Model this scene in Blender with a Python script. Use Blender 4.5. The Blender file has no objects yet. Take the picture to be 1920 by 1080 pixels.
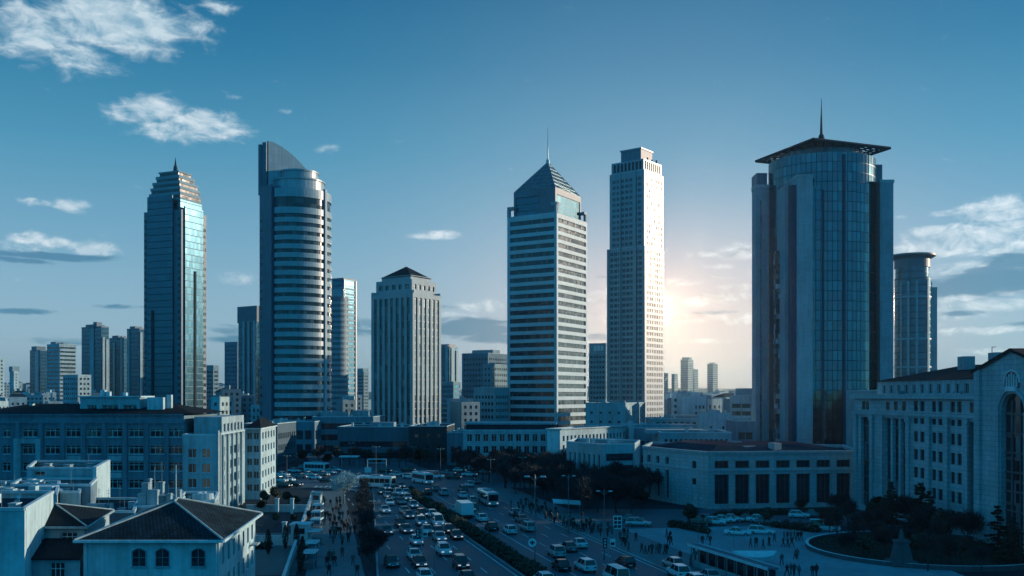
import bpy, bmesh, math, random
from mathutils import Vector, Matrix
R = math.radians
random.seed(7)
S = bpy.context.scene
COL = S.collection
F, HZ, EYE = 1800.0, 742.0, 24.0            # focal length in px of a 1920 frame, horizon row, eye height in metres

def gx(px, Y): return (px - 960.0) / F * Y
def gz(py, Y): return EYE + (HZ - py) / F * Y
def gy(py, z=0.0): return (EYE - z) * F / (py - HZ)      # distance of a ground (height z) row
def gp(px, py, z=0.0):
    Y = gy(py, z); return gx(px, Y), Y

# ------------------------------------------------------------------ materials
class NT:
    def __init__(s, tree): s.t = tree; s.n = tree.nodes; s.l = tree.links
    def new(s, typ, **kw):
        n = s.n.new(typ)
        for k, v in kw.items(): setattr(n, k, v)
        return n
    def put(s, sock, v):
        if hasattr(v, 'is_linked') or isinstance(v, bpy.types.NodeSocket): s.l.new(v, sock)
        else: sock.default_value = v
    def math(s, op, a, b=0.0, c=None, clamp=False):
        n = s.new('ShaderNodeMath', operation=op, use_clamp=clamp)
        s.put(n.inputs[0], a); s.put(n.inputs[1], b)
        if c is not None: s.put(n.inputs[2], c)
        return n.outputs[0]
    def vmath(s, op, a, b=(0, 0, 0)):
        n = s.new('ShaderNodeVectorMath', operation=op)
        s.put(n.inputs[0], a); s.put(n.inputs[1], b)
        return n.outputs['Value'] if op in ('LENGTH', 'DOT_PRODUCT', 'DISTANCE') else n.outputs[0]
    def smooth(s, x, a, b, lo=0.0, hi=1.0):
        n = s.new('ShaderNodeMapRange', interpolation_type='SMOOTHSTEP')
        s.put(n.inputs[0], x)
        for i, v in enumerate((a, b, lo, hi)): s.put(n.inputs[1 + i], v)
        return n.outputs[0]
    def mix(s, f, a, b, mode='MIX'):
        n = s.new('ShaderNodeMix', data_type='RGBA', blend_type=mode)
        s.put(n.inputs[0], f)
        s.put(n.inputs[6], a if not isinstance(a, tuple) else a[:3] + (1,))
        s.put(n.inputs[7], b if not isinstance(b, tuple) else b[:3] + (1,))
        return n.outputs[2]
    def noise(s, vec, scale, detail=4, rough=.55):
        n = s.new('ShaderNodeTexNoise')
        if vec is not None: s.put(n.inputs['Vector'], vec)
        n.inputs['Scale'].default_value = scale; n.inputs['Detail'].default_value = detail; n.inputs['Roughness'].default_value = rough
        return n.outputs[0]

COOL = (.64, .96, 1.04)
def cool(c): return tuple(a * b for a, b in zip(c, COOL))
MATS = {}
def mat_base(name):
    m = bpy.data.materials.new(name); m.use_nodes = True
    nt = NT(m.node_tree); nt.n.clear()
    out = nt.new('ShaderNodeOutputMaterial'); p = nt.new('ShaderNodeBsdfPrincipled')
    nt.l.new(p.outputs[0], out.inputs[0]); MATS[name] = m
    return m, nt, p

def wall_mat(name, col, rough=.8, var=.25, joints=None, spec=.35):
    col = cool(col)
    """masonry / render / cladding: weathered, with streaks and optional panel joints"""
    m, nt, p = mat_base(name)
    tc = nt.new('ShaderNodeTexCoord'); uv = tc.outputs['UV']; ob = tc.outputs['Object']
    n1 = nt.noise(ob, .09, 5); n2 = nt.noise(nt.vmath('MULTIPLY', ob, (1.3, 1.3, .09)), 1.0, 4)
    n3 = nt.noise(ob, 1.1, 5, .65)
    f = nt.math('ADD', nt.math('ADD', nt.math('MULTIPLY', n1, .4), nt.math('MULTIPLY', n2, .4)), nt.math('MULTIPLY', n3, .2))
    f = nt.smooth(f, .36, .62)
    dark = tuple(c * (1 - var) for c in col); lite = tuple(min(1, c * (1 + var * .5)) for c in col)
    c = nt.mix(f, dark, lite)
    if joints:
        b = nt.new('ShaderNodeTexBrick'); nt.put(b.inputs['Vector'], uv)
        b.offset = joints[2] if len(joints) > 2 else 0.0
        b.inputs['Scale'].default_value = 1; b.inputs['Brick Width'].default_value = joints[0]; b.inputs['Row Height'].default_value = joints[1]
        b.inputs['Mortar Size'].default_value = .035; b.inputs['Mortar Smooth'].default_value = .3
        b.inputs['Color1'].default_value = (1, 1, 1, 1); b.inputs['Color2'].default_value = (.86, .86, .86, 1); b.inputs['Mortar'].default_value = (.5, .5, .5, 1)
        c = nt.mix(1.0, c, b.outputs[0], 'MULTIPLY')
    nt.put(p.inputs['Base Color'], c); p.inputs['Roughness'].default_value = rough; p.inputs['Specular IOR Level'].default_value = spec
    return m

def glass_mat(name, pw=1.5, ph=3.6, dark=(.012, .024, .034), lite=(.075, .10, .12), rough=.07, spec=.9, wob=.012, line=.05, linecol=(.02, .03, .04), metal=0.0, hline=None, rv=.8):
    dark, lite, linecol = cool(dark), cool(lite), cool(linecol)
    """glazing: panes with their own tint, gloss and tiny tilt, thin mullions; UV is in metres"""
    m, nt, p = mat_base(name)
    tc = nt.new('ShaderNodeTexCoord'); sx = nt.new('ShaderNodeSeparateXYZ'); nt.l.new(tc.outputs['UV'], sx.inputs[0])
    u = nt.math('DIVIDE', sx.outputs[0], pw); v = nt.math('DIVIDE', sx.outputs[1], ph)
    cu = nt.math('FLOOR', u); cv = nt.math('FLOOR', v)
    cb = nt.new('ShaderNodeCombineXYZ'); nt.put(cb.inputs[0], cu); nt.put(cb.inputs[1], cv)
    wn = nt.new('ShaderNodeTexWhiteNoise', noise_dimensions='3D'); nt.put(wn.inputs['Vector'], cb.outputs[0])
    r = wn.outputs[0]
    blind = nt.smooth(r, .5, 1.0)
    c = nt.mix(blind, dark, lite)
    fu = nt.math('FRACT', u); fv = nt.math('FRACT', v)
    lu = nt.math('LESS_THAN', fu, line / pw * 1.6); lv = nt.math('LESS_THAN', fv, (hline or line) / ph * 1.6)
    ln = nt.math('MAXIMUM', lu, lv)
    c = nt.mix(ln, c, linecol)
    nt.put(p.inputs['Base Color'], c)
    nt.put(p.inputs['Roughness'], nt.math('ADD', nt.math('MULTIPLY', ln, .35), nt.math('ADD', rough, nt.math('MULTIPLY', r, rough * rv))))
    p.inputs['IOR'].default_value = 1.75; p.inputs['Metallic'].default_value = metal
    p.inputs['Specular IOR Level'].default_value = spec * .5 + .05
    geo = nt.new('ShaderNodeNewGeometry')
    j = nt.vmath('SUBTRACT', wn.outputs['Color'], (.5, .5, .5))
    sc = nt.new('ShaderNodeVectorMath', operation='SCALE'); nt.put(sc.inputs[0], j); sc.inputs[3].default_value = wob * 2
    nn = nt.vmath('NORMALIZE', nt.vmath('ADD', geo.outputs['Normal'], sc.outputs[0]))
    nt.put(p.inputs['Normal'], nn)
    return m

def plain_mat(name, col, rough=.5, metal=0.0, spec=.5, var=.15, scale=1.5, emit=None):
    m, nt, p = mat_base(name); col = cool(col)
    tc = nt.new('ShaderNodeTexCoord')
    f = nt.noise(tc.outputs['Object'], scale, 3)
    c = nt.mix(nt.smooth(f, .3, .7), tuple(c * (1 - var) for c in col), tuple(min(1, c * (1 + var)) for c in col))
    nt.put(p.inputs['Base Color'], c); p.inputs['Roughness'].default_value = rough; p.inputs['Metallic'].default_value = metal
    p.inputs['Specular IOR Level'].default_value = spec
    if emit:
        p.inputs['Emission Color'].default_value = emit[:3] + (1,); p.inputs['Emission Strength'].default_value = emit[3]
    return m

def ground_mat(name, col, rough=.85, spec=.4, big=.02, patch=.35, joints=None):
    m, nt, p = mat_base(name); col = cool(col)
    geo = nt.new('ShaderNodeNewGeometry'); pos = geo.outputs['Position']
    a = nt.noise(pos, big, 5); b = nt.noise(nt.vmath('MULTIPLY', pos, (1, .25, 1)), .35, 5, .65); g = nt.noise(pos, 6, 2)
    f = nt.math('ADD', nt.math('ADD', nt.math('MULTIPLY', a, .4), nt.math('MULTIPLY', b, .45)), nt.math('MULTIPLY', g, .15))
    c = nt.mix(nt.smooth(f, .36, .64), tuple(x * (1 - patch) for x in col), tuple(x * (1 + patch) for x in col))
    if joints:
        br = nt.new('ShaderNodeTexBrick'); nt.put(br.inputs['Vector'], pos); br.offset = .5
        br.inputs['Scale'].default_value = 1; br.inputs['Brick Width'].default_value = joints; br.inputs['Row Height'].default_value = joints
        br.inputs['Mortar Size'].default_value = .03; br.inputs['Color1'].default_value = (1, 1, 1, 1); br.inputs['Color2'].default_value = (.85, .85, .85, 1); br.inputs['Mortar'].default_value = (.6, .6, .6, 1)
        c = nt.mix(1.0, c, br.outputs[0], 'MULTIPLY')
    nt.put(p.inputs['Base Color'], c)
    nt.put(p.inputs['Roughness'], nt.smooth(f, .35, .65, rough - .22, rough)); p.inputs['Specular IOR Level'].default_value = spec
    return m

def tile_mat(name, col):
    col = cool(col)
    m, nt, p = mat_base(name)
    tc = nt.new('ShaderNodeTexCoord'); uv = tc.outputs['UV']
    b = nt.new('ShaderNodeTexBrick'); nt.put(b.inputs['Vector'], uv); b.offset = .5
    b.inputs['Scale'].default_value = 1; b.inputs['Brick Width'].default_value = .42; b.inputs['Row Height'].default_value = .5; b.inputs['Mortar Size'].default_value = .07
    b.inputs['Color1'].default_value = (1, 1, 1, 1); b.inputs['Color2'].default_value = (.55, .55, .55, 1); b.inputs['Mortar'].default_value = (.3, .3, .3, 1)
    n = nt.noise(tc.outputs['Object'], .5, 5)
    c = nt.mix(nt.smooth(n, .3, .7), tuple(x * .65 for x in col), tuple(x * 1.3 for x in col))
    nt.put(p.inputs['Base Color'], nt.mix(1.0, c, b.outputs[0], 'MULTIPLY')); p.inputs['Roughness'].default_value = .9; p.inputs['Specular IOR Level'].default_value = .1
    bu = nt.new('ShaderNodeBump'); bu.inputs['Strength'].default_value = .6; bu.inputs['Distance'].default_value = .06
    nt.put(bu.inputs['Height'], b.outputs['Fac']); bu.invert = True; nt.put(p.inputs['Normal'], bu.outputs[0])
    return m

def leaf_mat(name, a, b):
    a, b = cool(a), cool(b)
    m, nt, p = mat_base(name)
    geo = nt.new('ShaderNodeNewGeometry')
    wn = nt.new('ShaderNodeTexWhiteNoise', noise_dimensions='1D'); nt.put(wn.inputs['W'], geo.outputs['Random Per Island'])
    nt.put(p.inputs['Base Color'], nt.mix(wn.outputs[0], a, b)); p.inputs['Roughness'].default_value = .7; p.inputs['Specular IOR Level'].default_value = .2
    return m

WHITE = wall_mat('white_render', (.55, .57, .59), .8, .34)
PALE = wall_mat('pale_render', (.40, .43, .46), .8, .36)
MID = wall_mat('grey_render', (.30, .33, .36), .85, .25)
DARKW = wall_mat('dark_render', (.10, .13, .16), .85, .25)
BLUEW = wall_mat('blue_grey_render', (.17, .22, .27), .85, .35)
STONE = wall_mat('stone_cladding', (.42, .45, .48), .75, .22, (1.6, .8, .5))
STONE_D = wall_mat('grey_stone_cladding', (.33, .37, .41), .75, .22, (1.6, .8, .5))
PANEL = wall_mat('metal_panel', (.36, .40, .44), .38, .15, (1.5, 3.6), .6)
PANEL_D = wall_mat('dark_metal_panel', (.12, .18, .23), .5, .2, (1.5, 3.6), .4)
PILASTER = wall_mat('pilaster_stone', (.35, .38, .41), .6, .2)
CONC = wall_mat('concrete', (.36, .38, .40), .9, .3)
PARAPET = wall_mat('parapet_coping', (.55, .57, .6), .8, .2)
BAND = glass_mat('band_glass', 1.5, 3.6, rough=.1, spec=.45)
BANDG = glass_mat('gold_side_glass', 1.4, 3.4, (.05, .08, .105), (.12, .15, .18), rough=.3, spec=.5, wob=.02)
CURT = glass_mat('curtain_glass', 1.9, 3.7, (.022, .125, .155), (.045, .185, .215), rough=.05, spec=1.0, wob=.014, line=.13, metal=.85, linecol=(.01, .02, .03))
CURT2 = glass_mat('blue_curtain_glass', 1.5, 3.6, (.045, .10, .13), (.07, .135, .17), rough=.16, rv=.1, spec=1.0, wob=.0012, line=.06, hline=.3, linecol=(.03, .06, .08), metal=.8)
STRIP = glass_mat('strip_glass', 1.2, 3.5, (.008, .018, .026), (.16, .2, .22), rough=.08, spec=.9, wob=.012, line=.05, hline=.3, linecol=(.05, .06, .07))
PANE = glass_mat('window_glass', .7, 1.2, (.008, .014, .02), (.03, .04, .05), rough=.06, spec=.8, wob=.02, line=.0)
PANE2 = glass_mat('dark_window_glass', 2.0, 2.0, (.005, .022, .036), (.016, .04, .055), rough=.1, spec=.6, wob=.015, line=.05)
FRAME = plain_mat('white_window_frame', (.62, .64, .66), .5)
FRAME_D = plain_mat('dark_window_frame', (.07, .08, .09), .5)
METAL = plain_mat('galvanised_metal', (.36, .38, .40), .45, .6)
JOINT = plain_mat('joint_black', (.012, .075, .115), .8, 0, .1)
METAL_D = plain_mat('dark_metal', (.016, .034, .048), .8, 0, .2)
ROOFF = wall_mat('flat_roof_felt', (.12, .15, .18), .95, .4, None, .05)
ROOFD = wall_mat('dark_roof_felt', (.016, .042, .062), .95, .35, None, .02)
TILE = tile_mat('roof_tiles', (.03, .052, .066))
TILE2 = tile_mat('dark_roof_tiles', (.012, .026, .038))
ASPHALT = ground_mat('asphalt', (.052, .085, .11), .75, .3)
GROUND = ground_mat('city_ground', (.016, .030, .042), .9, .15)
PAVE = ground_mat('paving', (.12, .15, .17), .85, .35, .03, .25, 1.2)
PLAZA = ground_mat('plaza_paving', (.24, .29, .33), .85, .25, .04, .2, 1.6)
KERB = ground_mat('kerb_stone', (.27, .28, .29), .85, .3)
YARD = ground_mat('yard_paving', (.10, .105, .11), .85, .35)
PAINT = ground_mat('road_paint', (.55, .56, .57), .7, .3, .3, .3)
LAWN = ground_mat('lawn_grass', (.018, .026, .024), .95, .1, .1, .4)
HILLM = ground_mat('hill_scrub', (.07, .08, .08), .95, .1, .004, .4)
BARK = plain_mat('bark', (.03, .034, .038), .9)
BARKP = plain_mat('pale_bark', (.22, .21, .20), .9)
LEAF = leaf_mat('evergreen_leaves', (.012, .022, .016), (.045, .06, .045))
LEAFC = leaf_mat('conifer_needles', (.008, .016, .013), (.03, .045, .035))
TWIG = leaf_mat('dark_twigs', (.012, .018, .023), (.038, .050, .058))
TWIGP = leaf_mat('pale_twigs', (.34, .38, .40), (.6, .64, .66))
TYRE = plain_mat('tyre_rubber', (.02, .02, .02), .8)
RIM = plain_mat('wheel_rim', (.4, .4, .42), .35, .7)
CGLASS = plain_mat('car_glass', (.01, .014, .018), .06, 0, .8)
HEADL = plain_mat('headlight', (.8, .8, .8), .2, emit=(1, .98, .92, .45))
HEADO = plain_mat('headlight_off', (.7, .72, .74), .15)
TAILL = plain_mat('taillight', (.25, .02, .02), .3)
PAINTS = {'white': plain_mat('white_car_paint', (.60, .62, .64), .25, 0, .6, .04), 'silver': plain_mat('silver_car_paint', (.42, .44, .46), .28, .4, .6, .04),
          'grey': plain_mat('grey_car_paint', (.14, .15, .17), .28, .2, .6, .04), 'dark': plain_mat('dark_car_paint', (.022, .025, .03), .2, 0, .6, .04)}
COATS = [plain_mat('coat_a', (.018, .02, .024), .9), plain_mat('coat_b', (.04, .045, .055), .9), plain_mat('coat_c', (.012, .014, .02), .9), plain_mat('coat_d', (.10, .105, .11), .9)]
TROUS = plain_mat('trousers', (.02, .022, .03), .9)
SKIN = plain_mat('skin', (.36, .25, .2), .6)
HAIR = plain_mat('hair', (.015, .012, .01), .6)
CANVAS = plain_mat('stall_canvas', (.6, .62, .64), .8, var=.08)
LAMPG = plain_mat('lamp_glass', (.4, .42, .44), .4)
POLE = plain_mat('lamp_post_paint', (.13, .145, .16), .5, .3)

# ------------------------------------------------------------------ mesh building
class MB:
    def __init__(s): s.v = []; s.f = []; s.m = []; s.uv = []
    def face(s, pts, mi=0, uv=None):
        i = len(s.v); s.v.extend([tuple(p) for p in pts]); s.f.append(tuple(range(i, i + len(pts)))); s.m.append(mi); s.uv.append(uv)
    def box(s, x0, x1, y0, y1, z0, z1, mi=0, bottom=False):
        s.prism([(x0, y0), (x1, y0), (x1, y1), (x0, y1)], z0, z1, mi, bottom)
    def prism(s, pts, z0, z1, mi=0, bottom=False, top=True, pts1=None, umode=None, mtop=None):
        q = pts1 or pts; n = len(pts); acc = 0.0
        for i in range(n):
            j = (i + 1) % n
            L = math.hypot(pts[j][0] - pts[i][0], pts[j][1] - pts[i][1])
            uv = [(acc, z0), (acc + L, z0), (acc + L, z1), (acc, z1)] if umode else None
            s.face([(*pts[i], z0), (*pts[j], z0), (*q[j], z1), (*q[i], z1)], mi, uv); acc += L
        if top: s.face([(*p, z1) for p in q], mi if mtop is None else mtop)
        if bottom: s.face([(*p, z0) for p in reversed(pts)], mi)
    def obox(s, A, d, n, u0, u1, o0, o1, z0, z1, mi=0, bottom=True):
        """box along direction d from A, o = outward offset along n"""
        P = lambda u, o: (A[0] + d[0] * u + n[0] * o, A[1] + d[1] * u + n[1] * o)
        pts = [P(u0, o1), P(u1, o1), P(u1, o0), P(u0, o0)]
        s.prism(pts, z0, z1, mi, bottom)
    def cyl(s, x, y, r, z0, z1, n=20, mi=0, r1=None, bottom=False, top=True, umode=True):
        a = [(x + r * math.cos(2 * math.pi * i / n), y + r * math.sin(2 * math.pi * i / n)) for i in range(n)]
        rr = r if r1 is None else r1
        b = [(x + rr * math.cos(2 * math.pi * i / n), y + rr * math.sin(2 * math.pi * i / n)) for i in range(n)]
        s.prism(a, z0, z1, mi, bottom, top, b, umode)
    def tube(s, p, q, r0, r1, n=5, mi=0, caps=False):
        p = Vector(p); q = Vector(q); d = (q - p)
        if d.length < 1e-6: return
        d.normalize(); a = d.orthogonal().normalized(); b = d.cross(a)
        k = []
        for c, r in ((p, r0), (q, r1)):
            k.append([c + a * (r * math.cos(2 * math.pi * i / n)) + b * (r * math.sin(2 * math.pi * i / n)) for i in range(n)])
        for i in range(n):
            j = (i + 1) % n; s.face([k[0][i], k[0][j], k[1][j], k[1][i]], mi)
        if caps: s.face(list(reversed(k[0])), mi); s.face(k[1], mi)
    def mesh(s, name, mats, off=(0, 0, 0), smooth=False):
        me = bpy.data.meshes.new(name)
        ox, oy, oz = off
        me.from_pydata([(x - ox, y - oy, z - oz) for x, y, z in s.v], [], s.f)
        for m in (mats if isinstance(mats, (list, tuple)) else [mats]): me.materials.append(m)
        me.polygons.foreach_set('material_index', s.m)
        ul = me.uv_layers.new(name='UVMap'); buf = []
        for fi, f in enumerate(s.f):
            uv = s.uv[fi]
            if uv is None:
                a, b, c = (Vector(s.v[f[k]]) for k in (0, 1, 2))
                n = (b - a).cross(c - a)
                if n.length < 1e-9: n = Vector((0, 0, 1))
                n.normalize()
                if abs(n.z) < .9:
                    t = Vector((-n.y, n.x, 0)).normalized(); w = n.cross(t)
                    if abs(n.z) < .05: uv = [(Vector(s.v[i]).dot(t), s.v[i][2]) for i in f]
                    else: uv = [(Vector(s.v[i]).dot(t), Vector(s.v[i]).dot(w)) for i in f]
                else: uv = [(s.v[i][0], s.v[i][1]) for i in f]
            for q in uv: buf.extend(q)
        ul.data.foreach_set('uv', buf)
        if smooth: me.polygons.foreach_set('use_smooth', [True] * len(s.f))
        me.update(); return me
    def build(s, name, mats, parent=None, smooth=False):
        off = parent.get('_base', (0, 0, 0)) if parent is not None else (0, 0, 0)
        off = tuple(off)
        o = bpy.data.objects.new(name, s.mesh(name, mats, off, smooth)); COL.objects.link(o)
        if parent is not None:
            o.parent = parent; o['_base'] = off
        return o

def tag(o, label=None, cat=None, group=None, kind=None):
    if label: o['label'] = label
    if cat: o['category'] = cat
    if group: o['group'] = group
    if kind: o['kind'] = kind
    return o
def thing(name, label, cat, loc=(0, 0, 0), group=None):
    o = bpy.data.objects.new(name, None); COL.objects.link(o); o.location = loc; o['_base'] = loc
    o.empty_display_size = .5
    return tag(o, label, cat, group)
def struct(name, mb, mat, smooth=False):
    return tag(mb.build(name, mat, None, smooth), kind='structure')
def copy_tree(o, parent=None):
    c = o.copy(); COL.objects.link(c)
    if parent is not None: c.parent = parent
    for ch in o.children: copy_tree(ch, c)
    return c
ORD = ['nearest', 'second nearest', 'third nearest', 'fourth nearest', 'fifth nearest', 'sixth nearest', 'seventh nearest', 'eighth nearest', 'ninth nearest', 'tenth nearest'] + \
      [w + ' nearest' for w in 'eleventh twelfth thirteenth fourteenth fifteenth sixteenth seventeenth eighteenth nineteenth twentieth'.split()] + \
      ['twenty-%s nearest' % w for w in 'first second third fourth fifth sixth seventh eighth ninth'.split()] + ['thirtieth nearest'] + \
      ['thirty-%s nearest' % w for w in 'first second third fourth fifth sixth seventh eighth ninth'.split()] + ['fortieth nearest'] + ['forty-%s nearest' % w for w in 'first second third fourth fifth sixth seventh eighth ninth'.split()]

def axes(A, B):
    L = math.hypot(B[0] - A[0], B[1] - A[1]); d = ((B[0] - A[0]) / L, (B[1] - A[1]) / L)
    return d, (d[1], -d[0]), L
def facade(mb, A, B, z0, z1, cols, rows, depth=.25, mi=0, skip=None):
    """wall with recessed openings; outside lies to the right of A->B. returns openings"""
    d, n, L = axes(A, B)
    P = lambda u, z, o=0.0: (A[0] + d[0] * u + n[0] * o, A[1] + d[1] * u + n[1] * o, z)
    q = lambda u0, u1, v0, v1: mb.face([P(u0, v0), P(u1, v0), P(u1, v1), P(u0, v1)], mi) if u1 - u0 > 1e-4 and v1 - v0 > 1e-4 else None
    zc = z0; ops = []
    for (v0, v1) in sorted(rows):
        q(0, L, zc, v0); uc = 0
        for (u0, u1) in sorted(cols):
            if skip and skip(u0, u1, v0, v1): continue
            q(uc, u0, v0, v1); uc = u1; ops.append((u0, u1, v0, v1))
            mb.face([P(u0, v0), P(u1, v0), P(u1, v0, -depth), P(u0, v0, -depth)], mi)
            mb.face([P(u1, v1), P(u0, v1), P(u0, v1, -depth), P(u1, v1, -depth)], mi)
            mb.face([P(u0, v1), P(u0, v0), P(u0, v0, -depth), P(u0, v1, -depth)], mi)
            mb.face([P(u1, v0), P(u1, v1), P(u1, v1, -depth), P(u1, v0, -depth)], mi)
        q(uc, L, v0, v1); zc = v1
    q(0, L, zc, z1)
    return ops
def even(L, n, w, m=0.0):
    """n openings of width w spread over L with end margin m"""
    p = (L - 2 * m) / n
    return [(m + p * (i + .5) - w / 2, m + p * (i + .5) + w / 2) for i in range(n)]
def window(parent, A, B, op, depth=.25, nm=3, transom=False, frame=None, pane=None, sill=False, fw=.08, name='window'):
    d, n, L = axes(A, B); u0, u1, v0, v1 = op
    mb = MB(); o0, o1 = -depth, -depth + .07
    mb.obox(A, d, n, u0, u1, o0, o1, v0, v0 + fw); mb.obox(A, d, n, u0, u1, o0, o1, v1 - fw, v1)
    for k in range(nm + 1):
        c = u0 + fw / 2 + (u1 - u0 - fw) * k / nm
        mb.obox(A, d, n, c - fw / 2, c + fw / 2, o0, o1 - .004, v0 + fw, v1 - fw)
    if transom:
        zt = v0 + (v1 - v0) * .72; mb.obox(A, d, n, u0 + fw, u1 - fw, o0, o1 - .01, zt - fw / 2, zt + fw / 2)
    w = mb.build(name, frame or FRAME, parent)
    g = MB(); P = lambda u, z: (A[0] + d[0] * u - n[0] * (depth - .02), A[1] + d[1] * u - n[1] * (depth - .02), z)
    g.face([P(u0, v0), P(u1, v0), P(u1, v1), P(u0, v1)]); g.build('pane', pane or PANE, w)
    if sill:
        s_ = MB(); s_.obox(A, d, n, u0 - .1, u1 + .1, 0.004, .12, v0 - .12, v0 - .002); s_.build('sill', PARAPET, w)
    return w
def band(parent, segs, v0, v1, depth, mat, name='window_band'):
    g = MB()
    for A, B in segs:
        d, n, L = axes(A, B); P = lambda u, z: (A[0] + d[0] * u - n[0] * (depth - .02), A[1] + d[1] * u - n[1] * (depth - .02), z)
        g.face([P(0, v0), P(L, v0), P(L, v1), P(0, v1)])
    return g.build(name, mat, parent)
def plan(pl, pc, pr, Y, a):
    """plan of a box seen on its corner: pixel columns of left edge, corner, right edge; Y of the corner; a = turn"""
    ca, sa = math.cos(R(a)), math.sin(R(a)); tl, tc, tr = [(p - 960) / F for p in (pl, pc, pr)]
    X = tc * Y; w = (X - tl * Y) / (ca + tl * sa); w2 = (tr * Y - X) / (sa - tr * ca)
    C = (X, Y); Lp = (X - w * ca, Y + w * sa); Rp = (X + w2 * sa, Y + w2 * ca)
    K = (Lp[0] + Rp[0] - X, Lp[1] + Rp[1] - Y)
    return [Lp, C, Rp, K]
def inset(P, k):
    cx = sum(p[0] for p in P) / len(P); cy = sum(p[1] for p in P) / len(P)
    return [(cx + (p[0] - cx) * k, cy + (p[1] - cy) * k) for p in P]
def along(A, B, t): return (A[0] + (B[0] - A[0]) * t, A[1] + (B[1] - A[1]) * t)
def block(root, P, z0, z1, fh, wh, wall, glass, cw=None, gap=.5, margin=.8, depth=.25, parapet=1.2, first=1.0, roofm=None, name='wall', backs=True, nfaces=2, bname='window_band', cols2=None):
    """storeyed block: facades with openings on its two visible faces; one glazing part per storey"""
    mb = MB(); rows = []; z = z0 + first
    while z + wh < z1 - parapet: rows.append((z, z + wh)); z += fh
    n = len(P); segs = [(P[i], P[(i + 1) % n]) for i in range(n)]
    for k, (A, B) in enumerate(segs):
        L = math.hypot(B[0] - A[0], B[1] - A[1])
        if k < nfaces:
            c = cw if not (cols2 and k == 1) else cols2
            cols = [(margin, L - margin)] if not c else even(L, max(1, int(round((L - 2 * margin) / (c + gap)))), c, margin)
            facade(mb, A, B, z0, z1, cols, rows, depth)
        else: mb.face([(*A, z0), (*B, z0), (*B, z1), (*A, z1)])
    w = mb.build(name, wall, root)
    for (a, b) in rows: band(root, segs[:nfaces], a, b, depth, glass, bname)
    t = MB(); t.face([(*p, z1 - .6) for p in inset(P, .995)]); t.build('roof', roofm or ROOFF, root)
    cp = MB()
    for A, B in segs:
        d, n_, L = axes(A, B); cp.obox(A, d, n_, 0, L, -.35, .06, z1 + .003, z1 + .25)
    cp.build('coping', PARAPET, root)
    return rows
def plant(root, P, z, items, mat=None, name='roof_plant'):
    for (t, s, wx, wy, h) in items:
        A = along(P[0], P[1], t); Bk = along(P[3], P[2], t); c = along(A, Bk, s)
        d, n, L = axes(P[0], P[1]); m = MB(); m.obox(c, d, n, -wx / 2, wx / 2, -wy / 2, wy / 2, z, z + h); m.build(name, mat or MID, root)
def antenna(root, x, y, z0, z1, r=.25, name='antenna', mat=None):
    m = MB(); h = z1 - z0
    m.tube((x, y, z0), (x, y, z0 + h * .35), r, r * .7, 6); m.tube((x, y, z0 + h * .35), (x, y, z1), r * .5, r * .15, 5)
    m.cyl(x, y, r * 1.4, z0 + h * .33, z0 + h * .37, 6)
    return m.build(name, mat or METAL_D, root)

# ------------------------------------------------------------------ setting: ground, roads, hills
def sheet(pts, z):
    m = MB(); m.face([(x, y, z) for x, y in pts]); return m
XM = lambda Y: 1.9 - .26 * (Y - 131.7)
XL = lambda Y: -18.3 - .15 * (Y - 131.7) if Y < 250 else XM(Y) - 22
XR = lambda Y: XM(Y) + 19.3
PL = lambda Y: -28.2 - .188 * (Y - 131.7)
PR = lambda Y: -20.4 - .200 * (Y - 131.7)
g = MB(); g.face([(-9000, -400, 0), (9000, -400, 0), (9000, 9000, 0), (-9000, 9000, 0)]); struct('ground', g, GROUND)
ys = [60 + 10 * i for i in range(29)]
def strip(fl, fr, z, y0=60, y1=250):
    m = MB(); yy = [y for y in ys if y0 <= y <= y1]
    for a, b in zip(yy, yy[1:]): m.face([(fl(a), a, z), (fr(a), a, z), (fr(b), b, z), (fl(b), b, z)])
    return m
struct('road', strip(XL, lambda Y: XM(Y) - 1.6, .004), ASPHALT)
struct('road', strip(lambda Y: XM(Y) + 1.6, XR, .004), ASPHALT)
struct('road', sheet([(-150, 251), (60, 251), (60, 300), (-150, 300)], .004), ASPHALT)
struct('road', sheet([(XM(300) - 20, 300.5), (XM(300) + 18, 300.5), (XM(520) + 12, 520), (XM(520) - 16, 520)], .006), ASPHALT)
pv = strip(PL, PR, .13, 60, 240); struct('promenade', pv, PAVE)
pm = strip(lambda Y: XR(Y) + .3, lambda Y: XR(Y) + 9, .12, 60, 250); struct('pavement', pm, PAVE)
struct('plaza', sheet([(XR(120) + 9, 120), (60, 120), (60, 168), (46, 176), (XR(172) + 9, 172)], .13), PLAZA)
struct('car_park', sheet([(XR(172) + 9.1, 172.5), (45, 176.5), (72, 176.5), (71, 203), (XR(203) + 9.1, 203)], .012), ASPHALT)
struct('yard', sheet([(-52, 128), (-28.9, 128), (-36, 168), (-52, 168)], .01), YARD)
k = MB()
for fn, w in ((XL, -.3), (lambda Y: XM(Y) - 1.6, .3), (lambda Y: XM(Y) + 1.6, -.3), (XR, .3)):
    yy = [y for y in ys if y <= 250]
    for a, b in zip(yy, yy[1:]):
        p = [(fn(a), a), (fn(a) + w, a), (fn(b) + w, b), (fn(b), b)]
        if w < 0: p.reverse()
        k.prism(p, 0.0, .14)
struct('kerb', k, KERB)
lm = MB()
def dash(fn, y0, y1, on, off, w=.16):
    y = y0
    while y < y1:
        b = min(y + on, y1); lm.face([(fn(y) - w / 2, y, .009), (fn(y) + w / 2, y, .009), (fn(b) + w / 2, b, .009), (fn(b) - w / 2, b, .009)]); y = b + off
for i in range(1, 5): dash(lambda Y, i=i: XM(Y) - 2.2 - i * 3.5, 90, 246, 4, 6)
dash(lambda Y: XM(Y) - 2.3, 70, 246, 300, 1, .2)
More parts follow.
